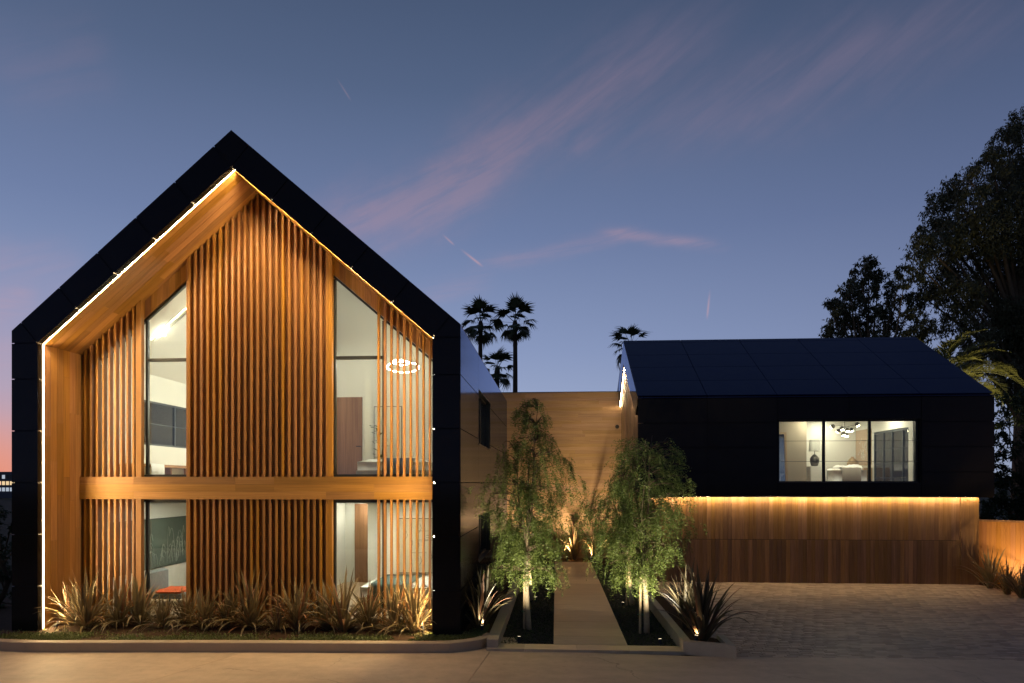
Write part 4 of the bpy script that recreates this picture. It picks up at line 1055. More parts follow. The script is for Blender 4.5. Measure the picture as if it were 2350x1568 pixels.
for i, (a, b_, yy, ang) in enumerate([(953, 345, 24.9, 0), (1028, 402, 25.3, 3), (1073, 370, 24.7, 1.5), (1143, 390, 24.75, 1.5), (1190, 390, 25.2, .8), (1270, 320, 24.9, .9), (1088, 445, 24.85, 1.5), (1130, 455, 25.1, 1.6)]):
    c = Vector(Z2(a, b_, yy))
    build('arm', MB().tube([hub+Vector((0, 0, -.02*i+.06)), c], .006, 5), BRONZE, ck)
    gl = build('globe', MB().sphere(c, .078), BRONZE, ck, True)
    dd = Vector((math.cos(ang)*.5, -.25, -.75 if ang else -.2)).normalized(); 
    if ang == 0: dd = Vector((-.3, .9, -.3)).normalized()
    if ang == 3: dd = Vector((-.2, .8, -.6)).normalized()
    a1 = dd.orthogonal().normalized(); a2 = dd.cross(a1)
    ring_ = [c+dd*.060+(a1*math.cos(q*math.pi/6)+a2*math.sin(q*math.pi/6))*.058 for q in range(12)]
    build('lamp_face', MB().add([p+dd*.012 for p in ring_]+ring_, [tuple(range(12))]+[(q, (q+1) % 12, 12+(q+1) % 12, 12+q) for q in range(12)]), GLOBEL, gl)
for i, (x, y, lb) in enumerate([(8.9, 24.0, 'unseen round ceiling lamp added to brighten the bedroom nearest the left mirror'), (10.9, 24.0, 'unseen round ceiling lamp added to brighten the bedroom before the glass doors'), (10.2, 26.4, 'unseen round ceiling lamp added to brighten the bedroom above the bed head')]):  # unseen ceiling discs added to light the bedroom
    t = thing('fill_downlight', lb, 'lamp', (x, y, 5.62))
    build('diffuser', MB().lathe([(.11, 0), (.11, .006)], (x, y, 5.608), 20), DOWNL, t); build('trim', MB().lathe([(.112, .012), (.112, 0), (.135, 0), (.135, .012)], (x, y, 5.607), 20, False), CERAM, t)

# ------------------------------------------------------------------ planters beside the path
tag(build('planter_wall', MB().box(-1.36, -1.135, 13.36, 22.0, -.16, .11).box(-1.92, -1.361, 13.98, 14.12, -.16, .07), PLANTERM),
    'straight low concrete wall between the gable house and the left tree bed', 'planter wall')
tag(build('side_bed', MB().box(-1.93, -1.361, 14.121, 22.0, -.12, .03), SOIL), kind='structure')
pl = MB().prism([(2.44, 13.33), (3.36, 12.99), (3.36, 13.13), (2.60, 13.42), (2.60, 22.0), (2.44, 22.0)], 'Z', -.2, .14)
pl.prism([(3.22, 13.184), (3.36, 13.132), (3.36, 13.95), (3.22, 13.95)], 'Z', -.2, .139)
tag(build('planter_box', pl, PLANTERM), 'angled concrete planter edge holding the big flax beside the driveway', 'planter')
tag(build('planter_soil', MB().prism([(2.601, 13.42), (3.22, 13.19), (3.22, 13.94), (2.94, 14.2), (2.94, 22.0), (2.601, 22.0)], 'Z', -.15, .06), SOIL), kind='structure')

# ------------------------------------------------------------------ uplights
LIGHT_WARM = (1.0, .74, .42)
def uplight(loc, target, power, label, spot=70, col=LIGHT_WARM, size=.03, blend=.9):
    loc = Vector(loc); d = (Vector(target)-loc).normalized()
    t = thing('uplight', label, 'lamp', loc)
    build('stake', MB().tube([loc+Vector((0, 0, -.12)), loc+Vector((0, 0, .06))], .010, 6), BLACK, t)
    c = loc+Vector((0, 0, .08)); h = MB()
    h.tube([c-d*.045, c+d*.065], [.030, .036], 12); build('housing', h, BLACK, t)
    build('lens', MB().tube([c+d*.066, c+d*.069], .029, 12), LENS, t)
    ld = bpy.data.lights.new('uplight_lamp', 'SPOT'); ld.energy = power; ld.color = col; ld.spot_size = R(spot); ld.spot_blend = blend; ld.shadow_soft_size = size
    lo = bpy.data.objects.new('uplight_lamp', ld); COL.objects.link(lo); lo.parent = t; lo.location = c+d*.085-loc
    lo.rotation_euler = d.to_track_quat('-Z', 'Y').to_euler()

# ------------------------------------------------------------------ flax plants, every blade an object
def blade_mesh(k, droop, m, wd, tw):
    n = 9; vs = []; fs = []
    x = z = 0.0; ang = R(88)
    pts_ = []
    for i in range(n+1):
        pts_.append((x, z)); f = i/n
        ang -= droop*(f**1.4)/n*2.4
        x += math.cos(ang)/n; z += math.sin(ang)/n
    for i, (px, pz) in enumerate(pts_):
        f = i/n
        w_ = wd*(.55+.9*f if f < .35 else (1.0-((f-.35)/.65)**2.2)*.865+.0)
        if i == n: w_ = .001
        fold = .35*w_*(1-f*.6); tt = tw*f
        vs += [(px-fold*.3, -w_/2*math.cos(tt), pz+w_/2*math.sin(tt)+fold*.2), (px+fold*.7, 0, pz), (px-fold*.3, w_/2*math.cos(tt), pz-w_/2*math.sin(tt)+fold*.2)]
    for i in range(n):
        a = i*3; fs += [(a, a+1, a+4, a+3), (a+1, a+2, a+5, a+4)]
    me = bpy.data.meshes.new('blade'); me.from_pydata(vs, [], fs); me.update(); me.materials.append(m)
    me.polygons.foreach_set('use_smooth', [True]*len(me.polygons)); return me
BLADES = {}
for nm, m in (('bronze', FLAX), ('dark', FLAXD)):
    BLADES[nm] = [blade_mesh(k, dr, m, wd, tw) for k, (dr, wd, tw) in enumerate([(.08, .060, .3), (.25, .056, -.4), (.45, .062, .5), (.7, .060, -.6), (1.0, .058, .8), (1.35, .056, -.5), (1.75, .054, .6), (2.3, .050, -.8)])]
def flax(loc, h, n, label, kind='bronze', group=None, spread=.62, up=0.0, seed=0):
    rr = random.Random(seed*31+5)
    t = thing('flax_plant', label, 'plant', loc, group)
    for i in range(n):
        f = rr.random()
        tilt = (f**1.1)*spread*1.15
        k = min(7, int((f*6.2+rr.uniform(0, 2.0))*(1-up)))
        L = h*rr.uniform(.72, 1.12)*(1.12 if f < .3 else 1.0)
        a = rr.uniform(0, 2*math.pi)
        o = bpy.data.objects.new('leaf', BLADES[kind][k]); COL.objects.link(o); o.parent = t
        o.location = (rr.uniform(-.07, .07), rr.uniform(-.06, .06), -.01)
        o.rotation_euler = Euler((rr.uniform(-.15, .15), tilt, a), 'XYZ'); s_ = L; o.scale = (s_, s_*rr.uniform(.8, 1.15), s_)
rowx = np.linspace(-10.68, -2.90, 16)
ordn = ['first', 'second', 'third', 'fourth', 'fifth', 'sixth', 'seventh', 'eighth']
for i, x in enumerate(rowx):
    l_ = ('%s flax from the left end of the row before the cedar facade' % ordn[i]) if i < 8 else ('%s flax from the right end of the row before the cedar facade' % ordn[15-i])
    flax((x+random.uniform(-.1, .1), 14.34+random.uniform(-.22, .24), .045), random.choice([.72, .82, .92, 1.0, 1.08, 1.16]), random.randint(58, 78), l_, 'bronze', 'flax row before the cedar facade', random.uniform(.85, 1.15), 0.0, i+1)
flax((-1.62, 14.55, .03), 1.05, 42, 'dark flax between the gable house side wall and the left tree', 'dark', None, .55, .25, 41)
flax((-1.64, 15.55, .03), 1.15, 40, 'second dark flax along the gable house side wall', 'dark', None, .55, .25, 47)
flax((-1.66, 16.6, .03), 1.25, 34, 'third dark flax along the gable house side wall', 'dark', None, .55, .25, 42)
flax((-1.66, 18.6, .03), 1.3, 30, 'farthest dark flax along the gable house side wall', 'dark', None, .55, .2, 43)
flax((2.86, 13.62, .06), 1.38, 74, 'large dark flax in the angled concrete planter beside the driveway', 'dark', None, .62, .3, 44)
flax((2.78, 14.9, .06), 1.25, 40, 'dark flax just behind the large planter flax', 'dark', None, .5, .3, 45)
for i, (x, y, h, l) in enumerate([(.12, 28.6, 1.35, 'left flax against the courtyard wall at the path end'), (.78, 28.9, 1.5, 'middle flax against the courtyard wall at the path end'), (1.62, 28.6, 1.3, 'right flax against the courtyard wall at the path end')]):
    flax((x, y, -.06), h, 30, l, 'bronze', None, .5, .3, 50+i)
for i, (x, y, h, l) in enumerate([(wx(2272, 22.2), 22.2, 1.2, 'flax at the right corner of the garage front'), (wx(2312, 21.0), 21.0, 1.0, 'orange tinted flax before the cedar fence'), (wx(2345, 20.4), 20.4, 1.0, 'rightmost flax before the cedar fence')]):
    flax((x, y, RZ+.005), h, 46, l, 'bronze', None, .7, .1, 60+i)
tag(build('fence_bed', MB().prism([(13.62, 22.9), (13.7, 21.9), (14.0, 20.6), (14.9, 19.6), (20, 17.5), (20.5, 24.5), (13.62, 24.5)], 'Z', RZ-.05, RZ+.012), SOIL), kind='structure')

# ------------------------------------------------------------------ fence on the right
fa = Vector((13.66, 23.6, 0)); fb = Vector((18.5, 19.2, 0)); fd = (fb-fa).normalized(); fn = Vector((fd.y, -fd.x, 0)); ang = math.atan2(fd.y, fd.x)
fz = thing('cedar_fence', 'glowing cedar board fence right of the garage', 'fence', fa); fz.rotation_euler = (0, 0, ang)
L = (fb-fa).length; bwid = .128; k = 0
me_b = bpy.data.meshes.new('fence_board'); b0 = MB().box(-bwid/2+.001, bwid/2-.001, -.012, .012, -.0, 2.02); me_b.from_pydata(b0.v, [], b0.f); me_b.materials.append(W['fence'])
while k*bwid < L:
    o = bpy.data.objects.new('fence_board', me_b); COL.objects.link(o); o.parent = fz; o.location = ((k+.5)*bwid, random.uniform(-.003, .003), -.1); k += 1
cp = bpy.data.meshes.new('cap_rail'); b0 = MB().box(-.02, L, -.06, .06, 1.922, 1.985); cp.from_pydata(b0.v, [], b0.f); cp.materials.append(W['garage'])
o = bpy.data.objects.new('cap_rail', cp); COL.objects.link(o); o.parent = fz
bk_ = bpy.data.meshes.new('back_rail'); b0 = MB().box(0, L, .014, .06, .1, .2).box(0, L, .014, .06, 1.5, 1.6); bk_.from_pydata(b0.v, [], b0.f); bk_.materials.append(W['garage'])
o = bpy.data.objects.new('back_rail', bk_); COL.objects.link(o); o.parent = fz

# ------------------------------------------------------------------ pepper trees
def pepper_tree(base, H, prof, nbr, label, seed, trunk_r=.055, stake_dx=-.10):
    rr = random.Random(seed); bx, by, bz = base
    t = thing('pepper_tree', label, 'tree', base)
    def prof_at(z):
        for (z0, a0, b0), (z1, a1, b1) in zip(prof, prof[1:]):
            if z0 <= z <= z1:
                f = (z-z0)/(z1-z0); return a0+(a1-a0)*f, b0+(b1-b0)*f
        return prof[-1][1:] if z > prof[-1][0] else prof[0][1:]
    # main stem with a gentle wander, splitting into leaders
    stem = [Vector((bx+.05*math.sin(z*1.3+seed), by+.05*math.cos(z*1.7+seed), bz+z)) for z in np.linspace(0, 1.75, 9)]
    build('trunk', MB().tube(stem, [trunk_r*(1.25-.45*i/8) for i in range(9)], 10), BARKP, t, True, origin=base)
    leaders = []; limbs = MB(); P = []; D = []; S = []; LL = []; WW = []
    for k in range(4):
        a = k*1.57+rr.uniform(-.4, .4); top = H*(1.0 if k == 0 else rr.uniform(.80, .97)); r_ = .12 if k == 0 else rr.uniform(.35, .6)
        pts_ = [stem[-1].lerp(Vector((bx+prof_at(top)[0]*.5+prof_at(top)[1]*.5+r_*math.cos(a), by+r_*math.sin(a), bz+top)), f)+Vector((.06*math.sin(f*5+k), .06*math.cos(f*4+k), 0))*f*(1-f)*3 for f in np.linspace(0, 1, 10)]
        leaders.append(pts_); limbs.tube(pts_, [.034*(1-f*.85) for f in np.linspace(0, 1, 10)], 6)
    strands = []
    ph = [rr.uniform(0, 6.28) for _ in range(8)]
    ztop = prof[-1][0]; zlo = 1.18; made = 0; tries = 0
    allp = [p for ld in leaders for p in ld]+stem[5:]
    while made < nbr*8.5 and tries < nbr*60:
        tries += 1
        z = zlo+(ztop-zlo)*rr.random(); x0, x1 = prof_at(z)
        if rr.random() > ((x1-x0)/2.6+.12): continue
        a = rr.uniform(0, 2*math.pi)
        lob = .80+.22*math.sin(2*a+ph[0]+z*2.4)+.18*math.sin(3*a+ph[1]-z*3.7)+.14*math.sin(5*a+ph[2]+z*5.3)
        r_ = math.sqrt(rr.uniform(.04, 1.0))*lob
        cx, hw = (x0+x1)/2, (x1-x0)/2
        px, py = bx+cx+hw*r_*math.cos(a), by+hw*.85*r_*math.sin(a)
        if math.sin(px*5.3+ph[3])*math.sin(py*5.1+ph[4])*math.sin(z*4.4+ph[5])+.35*math.sin(px*11+z*9+ph[6]) < -.16: continue
        sp = Vector((px, py, bz+z)); made += 1
        ln = rr.uniform(.14, .46)*(1.0 if z < ztop*.8 else .6)*min(1.0, .5+z/3)
        strands.append((sp, rr.uniform(-.10, .10)+.10*math.cos(a), rr.uniform(-.10, .10)+.10*math.sin(a), ln))
        if made % 10 == 0:
            q0 = min(allp, key=lambda p: (p-sp).length+(1.5 if p.z > sp.z+.05 else 0)+.4*max(0, sp.z-p.z-1.0))
            mid = q0.lerp(sp, .55)+Vector((rr.uniform(-.07, .07), rr.uniform(-.07, .07), rr.uniform(.0, .16)))
            limbs.tube([q0, q0.lerp(mid, .5)+Vector((rr.uniform(-.03, .03), 0, .03)), mid, mid.lerp(sp, .6)+Vector((0, 0, .05)), sp], [.013, .011, .008, .006, .003], 4, False)
    build('branches', limbs, LIMB, t, True, origin=base)
    for sp, ox, oy, ln in strands:
        n = int(ln/.021); q = np.linspace(.06, 1, max(n, 4))
        x = sp.x+ox*np.sqrt(q); y = sp.y+oy*np.sqrt(q); z = sp.z+.03*np.sin(q*3)-ln*q**1.35
        z = np.maximum(z, bz+.52)
        c = np.stack([x, y, z], 1); m_ = len(q)
        th_ = rng.uniform(0, 6.28)
        for sgn in (-1, 1):
            d = np.stack([np.full(m_, math.cos(th_)*sgn), np.full(m_, math.sin(th_)*sgn), np.full(m_, -.35)], 1)+rng.normal(scale=.5, size=(m_, 3))
            P.append(c+rng.normal(scale=.004, size=(m_, 3))); D.append(d)
    P = np.concatenate(P); D = np.concatenate(D)
    V, Q = leaf_quads(P, D, rng.uniform(.042, .075, len(P)), rng.uniform(.012, .019, len(P)))
    fast_mesh('crown', V, Q, PEPPER, t, origin=base)
    sx = bx+stake_dx
    build('stake', MB().tube([(sx, by-.03, bz-.05), (sx+.01, by-.02, bz+1.25)], .028, 10), STAKE, t)
    for z in (.42, 1.12):
        tie = [(bx+stake_dx/2+(abs(stake_dx)/2+.055)*math.cos(a), by-.015+.06*math.sin(a), bz+z) for a in np.linspace(0, 2*math.pi, 17)]
        build('tie', MB().tube(tie, .006, 5, False), TIE, t)
LT = gz(1213, 1443, -.1); RT = gz(1479, 1452, -.1)
pepper_tree((LT[0], LT[1], -.12), 4.95, [(0, -.7, .6), (.7, -.75, .7), (1.3, -.95, .85), (2.3, -1.1, 1.1), (3.3, -1.0, 1.1), (4.1, -.75, .85), (4.7, -.45, .6), (5.2, -.2, .4)], 175,
            'left weeping pepper tree, the taller one beside the path', 3)
pepper_tree((RT[0], RT[1], -.12), 4.35, [(0, -.6, .5), (.9, -.8, .6), (1.6, -1.15, .7), (2.3, -1.4, 1.0), (3.1, -1.4, 1.25), (3.7, -1.05, 1.2), (4.3, -.5, .6)], 190,
            'right weeping pepper tree, staked beside the driveway planter', 8)
pepper_tree((2.0, 18.6, -.12), 4.0, [(0, -.4, .4), (.9, -.6, .5), (1.8, -.8, .6), (2.6, -.85, .65), (3.4, -.6, .5), (4.2, -.2, .2)], 70,
            'smaller pepper tree further back along the right of the path', 15)
pepper_tree((-.75, 19.2, -.12), 3.6, [(0, -.4, .35), (.9, -.5, .4), (1.8, -.62, .45), (2.6, -.6, .5), (3.2, -.4, .4), (3.8, -.2, .2)], 50,
            'smaller pepper tree further back along the left of the path', 21)
uplight((LT[0]-.14, 13.92, -.10), (LT[0]+.02, LT[1]-.1, 3.2), 740, 'black uplight at the foot of the left pepper tree', 114, (1.0, .88, .64))
uplight((RT[0]+.16, 13.90, -.10), (RT[0]-.10, RT[1]-.1, 3.2), 740, 'black uplight at the foot of the right pepper tree', 114, (1.0, .88, .64))
uplight((1.75, 18.1, -.10), (2.0, 18.7, 2.2), 300, 'uplight under the smaller pepper tree right of the path', 80, (1.0, .80, .5))
uplight((-.55, 18.8, -.10), (-.75, 19.3, 2.2), 300, 'uplight under the smaller pepper tree left of the path', 80, (1.0, .80, .5))
uplight((-1.55, 14.28, .04), (-1.66, 14.7, .9), 26, 'uplight in the dark flax beside the gable house', 75)
uplight((2.72, 13.50, .07), (2.9, 13.75, 1.0), 30, 'uplight in the large planter flax', 75, (1.0, .62, .30))
uplight((-2.78, 14.12, .05), (-2.95, 14.6, .9), 42, 'uplight at the right end of the facade flax row', 85)
uplight((-10.75, 14.08, .05), (-10.5, 14.6, .9), 26, 'uplight at the left end of the facade flax row', 85)
uplight((.45, 28.55, -.05), (.35, 29.5, 3.2), 760, 'left uplight against the courtyard wall at the path end', 70)
uplight((1.45, 28.5, -.05), (1.55, 29.5, 3.4), 840, 'right uplight against the courtyard wall at the path end', 70)
uplight((-1.2, 28.3, -.05), (-1.1, 29.5, 3.6), 960, 'uplight against the courtyard wall left of the path end', 80)
uplight((2.1, 27.6, -.05), (2.3, 29.5, 4.0), 840, 'uplight against the courtyard wall below the gable', 80)
uplight((wx(2318, 21.9), 21.9, RZ+.02), (wx(2325, 22.6)+.35, 22.6, 1.2), 170, 'uplight behind the flax before the cedar fence', 110, (1.0, .66, .32))
uplight((wx(2395, 20.3), 20.0, RZ+.02), (wx(2395, 21.2), 21.2, 1.2), 230, 'uplight at the far right of the cedar fence', 110, (1.0, .66, .32))

# ------------------------------------------------------------------ ground cover and gravel
def scatter(name, n, sample, m, L, W_, label, cat, z, upz=.5):
    P = np.array([sample() for _ in range(n)]); P = np.concatenate([P, np.full((n, 1), z)+rng.uniform(0, .03, (n, 1))], 1)
    D = rng.normal(size=(n, 3)); D[:, 2] = np.abs(D[:, 2])*upz+.1
    V, Q = leaf_quads(P, D, rng.uniform(L*.6, L*1.3, n), rng.uniform(W_*.7, W_*1.2, n))
    o = fast_mesh(name, V, Q, m); tag(o, label, cat, None, 'stuff')
def s_front():
    while True:
        u = random.uniform(-150, 1075); i = random.uniform(0, K-1.01); a = inn[int(i)].lerp(inn[int(i)+1], i-int(i))
        y = a.y+abs(random.gauss(0, .30)); return (a.x, min(y+.01, 14.9))
def patchy(fn, sc=1.2):
    def f():
        while True:
            p = fn()
            if math.sin(p[0]*2.3+math.sin(p[1]*5))+math.sin(p[0]*5.1+1.7)*.6+random.uniform(-.9, 1.3) > 0: return p
    return f
scatter('ground_cover', 24000, patchy(s_front), COVERL, .050, .024, 'short leafy ground cover along the curved kerb', 'ground cover', .048, .8)
def s_left(): return (random.uniform(-1.12, -.06), random.uniform(13.73, 27.4))
def s_right(): return (random.uniform(1.43, 2.43), random.uniform(13.73, 27.4))
scatter('bed_cover', 9000, s_left, DARKCOV, .04, .022, 'dark leaf mulch under the left tree beside the path', 'ground cover', -.118, .3)
scatter('bed_cover', 9000, s_right, DARKCOV, .04, .022, 'dark leaf mulch under the right tree beside the path', 'ground cover', -.118, .3)
def gravel(name, sample, n, label):
    P = np.array([sample() for _ in range(n)]); V = []; F = []
    r = rng.uniform(.008, .02, n); z = -.122+r*.5
    oc_ = np.array([(1, 0, 0), (0, 1, 0), (-1, 0, 0), (0, -1, 0), (0, 0, .7), (0, 0, -.7)])
    for i in range(n):
        V.append(np.array([P[i][0], P[i][1], z[i]])+oc_*r[i]*rng.uniform(.7, 1.2, (6, 1)))
        k = i*6; F += [(k, k+1, k+4), (k+1, k+2, k+4), (k+2, k+3, k+4), (k+3, k, k+4), (k+1, k, k+5), (k+2, k+1, k+5), (k+3, k+2, k+5), (k, k+3, k+5)]
    o = fast_mesh(name, np.concatenate(V), F, GRAV); tag(o, label, 'gravel', None, 'stuff')
GRAV = plain('dark_gravel', (.075, .07, .06), .8, .3, .5, 30)
gravel('gravel', lambda: (random.uniform(-1.12, -.06), 13.73+abs(random.gauss(0, 2.2))), 5000, 'dark gravel under the left pepper tree')
gravel('gravel', lambda: (random.uniform(1.43, 2.43), 13.73+abs(random.gauss(0, 2.2))), 5000, 'dark gravel under the right pepper tree')

# ------------------------------------------------------------------ fan palms beyond the wall
def fan_frond(m):
    V = []; F = []
    pet = 1.05
    V += [(0, -.035, 0), (0, .035, 0), (pet, .02, .10), (pet, -.02, .10)]; F.append((0, 1, 2, 3))
    n = 20
    for i in range(n):
        a = R(-78)+R(156)*i/(n-1); L = 1.25*(1-.30*abs(a)/R(78))*random.uniform(.82, 1.08)
        d = (math.cos(a), math.sin(a)); s_ = (-d[1], d[0]); w_ = .062
        k = len(V); dr = .10+.35*random.random()
        V += [(pet, 0, .10), (pet+d[0]*L*.55+s_[0]*w_, d[1]*L*.55+s_[1]*w_, .12), (pet+d[0]*L*.98, d[1]*L*.98, .06-dr), (pet+d[0]*L*.55-s_[0]*w_, d[1]*L*.55-s_[1]*w_, .12)]
        F.append((k, k+1, k+2, k+3))
    me = bpy.data.meshes.new('frond'); me.from_pydata(V, [], F); me.update(); me.materials.append(m); return me
FRONDS = [fan_frond(FANL) for _ in range(4)]
def fan_palm(u, v, Y, label, n=30, s=1.0, seed=1):
    rr = random.Random(seed); X = wx(u, Y); Z = wz(v, X, Y); base = Vector((X, Y, -.6))
    t = thing('fan_palm', label, 'palm', base, 'fan palms beyond the courtyard wall')
    pts_ = [base.lerp(Vector((X, Y, Z)), f)+Vector((.22*math.sin(f*2.4+seed), 0, 0))*f*(1-f) for f in np.linspace(0, 1, 9)]
    build('trunk', MB().tube(pts_, [.28-.10*f for f in np.linspace(0, 1, 9)], 8), PALMB, t, True, origin=base)
    build('leaf_skirt', MB().lathe([(.17, -1.0), (.23, -.6), (.26, -.2), (.15, .2)], (X, Y, Z), 10), PALMB, t, True)
    for i in range(n):
        f = i/(n-1); tilt = R(80)-R(142)*f**.85+rr.uniform(-.15, .15); a = i*2.399+rr.uniform(-.2, .2)
        o = bpy.data.objects.new('frond', FRONDS[i % 4]); COL.objects.link(o); o.parent = t; o.location = Vector((X, Y, Z))-base
        sc_ = s*rr.uniform(.85, 1.1); o.scale = (sc_, sc_, sc_); o.rotation_euler = Euler((rr.uniform(-.3, .3), -tilt, a), 'XYZ')
fan_palm(1103, 742, 62, 'leftmost tall fan palm, next to the gable house eave', 21, 1.12, 3)
fan_palm(1182, 741, 60, 'tall straight fan palm with its whole trunk showing above the courtyard wall', 21, 1.12, 5)
fan_palm(1141, 848, 60, 'short fan palm crown low between the two tall palms', 19, 1.0, 7)
fan_palm(1447, 793, 62, 'fan palm crown peeking over the left end of the solar roof', 19, 1.08, 9)

# ------------------------------------------------------------------ date palm behind the right house
DPY = 33.5; dpc = Vector((wx(2150, DPY), DPY, wz(882, wx(2150, DPY), DPY)))
dp = thing('date_palm', 'feathery date palm arching up behind the right house roof', 'palm', (dpc.x, DPY, -.6))
build('trunk', MB().tube([(dpc.x, DPY, -.6), (dpc.x+.1, DPY, dpc.z*.5), dpc], [.42, .36, .34], 10), PALMB, dp, True)
def date_frond(az_, el_, L, seed):
    rr = np.random.default_rng(seed); n = 54; q = np.linspace(0, 1, n)
    ang = el_-q**1.3*R(95)*(L/4.2); st = L/n
    r_ = np.cumsum(np.cos(ang))*st; z_ = np.cumsum(np.sin(ang))*st
    c = np.stack([dpc.x+r_*math.cos(az_), dpc.y+r_*math.sin(az_), dpc.z+z_], 1)
    tang = nrm(np.gradient(c, axis=0)); sd_ = nrm(np.cross(tang, [[0, 0, 1.0]])); up = np.cross(sd_, tang)
    ln = .62*np.sin(np.clip(q*1.02+.10, 0, 1)*math.pi)**.6+.06
    Vs = []; Qs = []; k = 0
    for sgn in (-1, 1):
        D = sd_*sgn*.8+tang*.75+up*.28+rr.normal(scale=.07, size=(n, 3))
        V, Q = leaf_quads(c[5:], D[5:], ln[5:], np.full(n-5, .065), side=nrm(np.cross(D, up))[5:]); Vs.append(V); Qs.append(Q+k); k += len(V)
    o = fast_mesh('frond', np.concatenate(Vs), np.concatenate(Qs), PHOE, dp, origin=tuple(dpc))
    build('rachis', MB().tube([Vector(p) for p in c[::6]], [.035*(1-f) + .006 for f in np.linspace(0, 1, len(c[::6]))], 5), PHOE, o)
for i in range(30):
    date_frond(i*2.399+.3, R(80-80*(i/30)), 3.5+.3*math.sin(i*3.1), 100+i)
date_frond(R(-8), R(40), 4.1, 201); date_frond(R(-25), R(28), 4.3, 202); date_frond(R(165), R(78), 3.6, 203); date_frond(R(8), R(18), 4.2, 204)
uplight((dpc.x-.2, DPY-2.6, -.12), (dpc.x+.5, DPY-.4, dpc.z+.8), 4500, 'uplight at the foot of the date palm behind the right house', 75, (1.0, .80, .42))

# ------------------------------------------------------------------ eucalyptus and background trees
def leafy_tree(name, label, cat, Y, trunk_u, lobes, m, per, L, W_, base_z=-.6, droop=1.6, depth_r=1.0, limb_r=.25, group=None, fit=1.0):
    bx = wx(trunk_u, Y); base = Vector((bx, Y, base_z)); t = thing(name, label, cat, base, group)
    cs_ = []
    for (u, v, r_) in lobes:
        yy = Y+random.uniform(-1, 1)*depth_r; X = wx(u, yy); cs_.append((Vector((X, yy, wz(v, X, yy))), r_*depth(X, yy)/FPX))
    top = max(c.z for c, _ in cs_); ztr = base_z+(top-base_z)*.62
    tr = [base+Vector((.3*math.sin(f*3), .2*math.sin(f*4), (ztr-base_z)*f)) for f in np.linspace(0, 1, 8)]
    build('trunk', MB().tube(tr, [limb_r*(1.15-.65*f) for f in np.linspace(0, 1, 8)], 9), LIMB, t, True, origin=base)
    lm = MB(); P = []; D = []
    for c, r_ in cs_:
        i = max(1, min(6, int(7*(min(c.z, ztr)-base_z)/(ztr-base_z)*.72))); s_ = tr[i]
        mid = s_.lerp(c, .5)+Vector((random.uniform(-.3, .3), random.uniform(-.3, .3), random.uniform(0, .8)))
        lm.tube([s_, mid, c], [limb_r*.36, limb_r*.2, limb_r*.06], 5, False)
        nc = max(3, int(per*(r_**2)/6)); 
        # twig clumps spread through the lobe, leaves hanging from each clump
        k = max(4, int(nc/44))
        cc = rng.normal(size=(k, 3)); cc = nrm(cc)*(rng.uniform(.15, 1.0, (k, 1))**.5)*r_*np.array([1, 1, .9]); cc = cc+np.array(c)
        for q in range(k):
            if rng.random() < .45: lm.tube([c, Vector(cc[q])], [limb_r*.05, limb_r*.02], 3, False)
            sz = r_*rng.uniform(.09, .24); pp = cc[q]+rng.normal(size=(44, 3))*sz*np.array([.8, .8, .7])
            pp[:, 2] -= np.abs(rng.normal(size=44))*sz*.9
            P.append(pp); dd = rng.normal(size=(44, 3)); dd[:, 2] -= droop; D.append(dd)
    build('limbs', lm, LIMB, t, True, origin=base)
    P = np.concatenate(P); D = np.concatenate(D)
    V, Q = leaf_quads(P, D, rng.uniform(L*.7, L*1.3, len(P)), rng.uniform(W_*.7, W_*1.3, len(P)))
    fast_mesh('crown', V, Q, m, t, origin=base); return t
big = [(2340, 275, 36), (2310, 320, 40), (2360, 340, 45), (2275, 370, 42), (2330, 400, 60), (2230, 420, 40), (2290, 450, 60), (2350, 480, 70), (2185, 430, 34), (2160, 470, 40), (2215, 490, 55), (2265, 530, 65), (2335, 560, 70),
       (2140, 520, 36), (2120, 560, 40), (2170, 560, 52), (2225, 590, 60), (2295, 640, 70), (2355, 650, 60), (2110, 610, 34), (2150, 640, 46), (2205, 670, 55), (2262, 710, 55), (2325, 730, 60), (2130, 690, 32), (2185, 735, 40), (2250, 775, 45), (2310, 800, 50), (2360, 820, 50), (2380, 400, 60), (2400, 560, 70), (2400, 720, 60), (2410, 300, 40), (2240, 830, 40), (2290, 860, 46), (2345, 880, 50), (2215, 800, 34), (2390, 880, 50)]
leafy_tree('eucalyptus_tree', 'huge dark eucalyptus towering at the right edge of the picture', 'tree', 46, 2340, big, EUCA, 6200, .25, .078, depth_r=2.2, limb_r=.55)
sm = [(1995, 600, 22), (1975, 625, 26), (2018, 628, 24), (1950, 655, 26), (1990, 665, 34), (1925, 690, 24), (1960, 705, 32), (2008, 710, 30), (1912, 725, 22), (1940, 745, 30), (1985, 750, 30), (2040, 655, 20), (2055, 690, 24), (2045, 735, 26), (2085, 715, 20), (1930, 775, 28), (1970, 790, 28), (2020, 780, 28), (2080, 770, 24), (2075, 650, 16), (2100, 690, 26), (2115, 740, 28), (2070, 620, 18), (2105, 770, 26), (1900, 755, 20), (1912, 700, 18)]
leafy_tree('eucalyptus_tree', 'smaller eucalyptus left of the huge one, above the solar roof', 'tree', 44, 1985, sm, EUCA, 9500, .23, .074, depth_r=1.4, limb_r=.32)
rs = [(2300, 960, 26), (2335, 945, 30), (2360, 990, 34), (2310, 1010, 24), (2345, 1040, 30), (2300, 1075, 22), (2330, 1100, 30), (2290, 1130, 26), (2320, 1160, 30), (2355, 1150, 34), (2280, 1180, 26), (2310, 1200, 28), (2350, 1210, 30), (2270, 1160, 22), (2380, 1080, 40), (2390, 1180, 40), (2290, 1000, 22), (2292, 1045, 24), (2315, 920, 26), (2350, 905, 30), (2288, 1095, 24), (2300, 1150, 30), (2262, 1190, 24)]
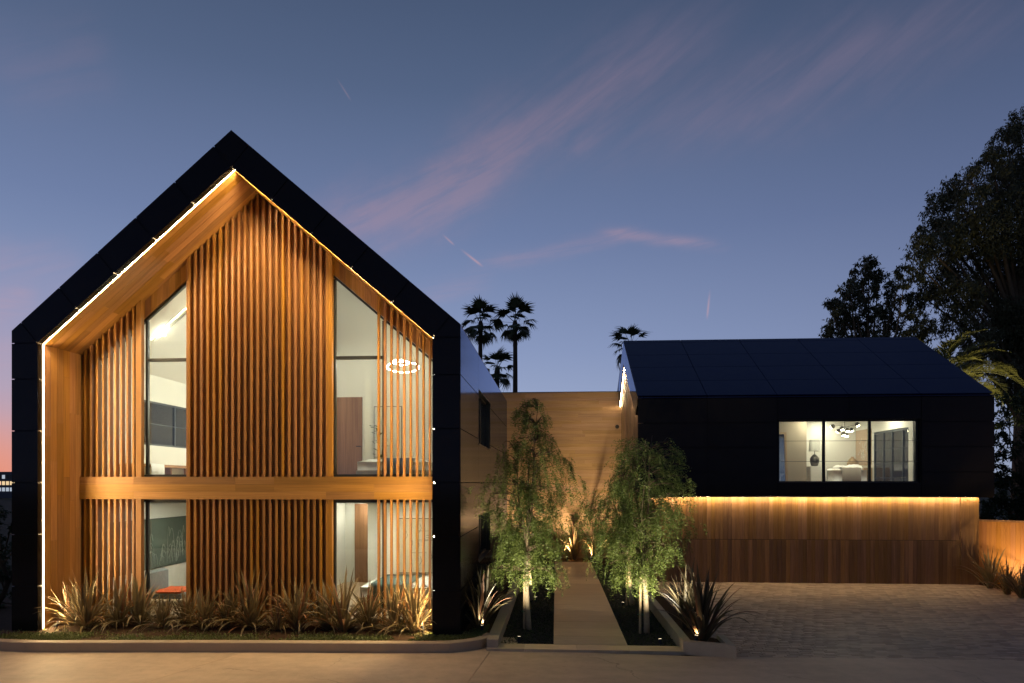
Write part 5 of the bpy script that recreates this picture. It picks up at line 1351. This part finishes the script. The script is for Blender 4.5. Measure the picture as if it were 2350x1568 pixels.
leafy_tree('garden_tree', 'dark leafy tree behind the cedar fence at the right edge', 'tree', 28, 2335, rs, SHRUB, 13000, .13, .06, droop=.6, depth_r=1.2, limb_r=.12)
ls = [(0, 1165, 26), (-25, 1190, 34), (15, 1205, 24), (-5, 1240, 30), (18, 1260, 26), (-30, 1270, 34), (5, 1300, 30), (22, 1320, 26), (-15, 1340, 34), (10, 1370, 30), (22, 1400, 26), (-10, 1415, 34), (15, 1440, 26), (-40, 1420, 40), (-50, 1220, 40), (-60, 1320, 45)]
leafy_tree('garden_tree', 'dark shrubby tree at the left edge beside the gable house', 'tree', 17.5, -20, ls, SHRUB, 14000, .09, .04, droop=.5, depth_r=.8, limb_r=.07, base_z=-.3)

# ------------------------------------------------------------------ far hillside building and hills on the horizon
FY = 160
fbx0, fbx1 = wx(-90, FY), wx(32, FY)
fb_ = thing('far_building', 'distant office block with a few lit windows under the sunset at left', 'building', ((fbx0+fbx1)/2, FY, -.6))
ftop = wz(1083, fbx0, FY); dscale = depth(fbx0, FY)/FPX
FACADE = plain('far_facade', (.10, .11, .14), .8, .2)
box('wall', fbx0, fbx1, FY, FY+14, -.6, ftop, FACADE, fb_)
box('roof_plant', wx(20, FY), fbx1+.5, FY+2, FY+9, ftop, ftop+5.5*dscale, FACADE, fb_)
for r_ in range(3):
    for c_ in range(14):
        x = fbx0+.6+c_*1.02; z = ftop-(1.1+r_*1.55)
        w_ = box('window', x, x+.72, FY-.06, FY-.001, z-.62, z+.3, FARWIN if (r_ == 1 and c_ > 6) else (FARWIN2 if (r_ == 2 and c_ > 5) or (r_+c_) % 5 == 0 else FRAME), fb_)
def hills(name, Y, v0, amp, col, seed):
    rr = random.Random(seed); b = MB(); n = 120; vs = []
    for i in range(n+1):
        a = R(-75+150*i/n); X, YY = Y*math.sin(a), Y*math.cos(a)
        h = (HZ-v0)*Y/FPX+CAMZ+amp*Y/FPX*(math.sin(i*.21+seed)+.5*math.sin(i*.53+2*seed)+.25*math.sin(i*1.3))
        vs += [(X, YY, -.8), (X, YY, h), (X*1.15, YY*1.15, -.8)]
    fs = [(i*3, i*3+3, i*3+4, i*3+1) for i in range(n)]+[(i*3+1, i*3+4, i*3+5, i*3+2) for i in range(n)]
    b.add(vs, fs); tag(build(name, b, col), kind='structure')
hills('hills', 2600, 1100, 5, plain('hill_scrub', (.045, .06, .075), .95, .1, .3, .004), 2)
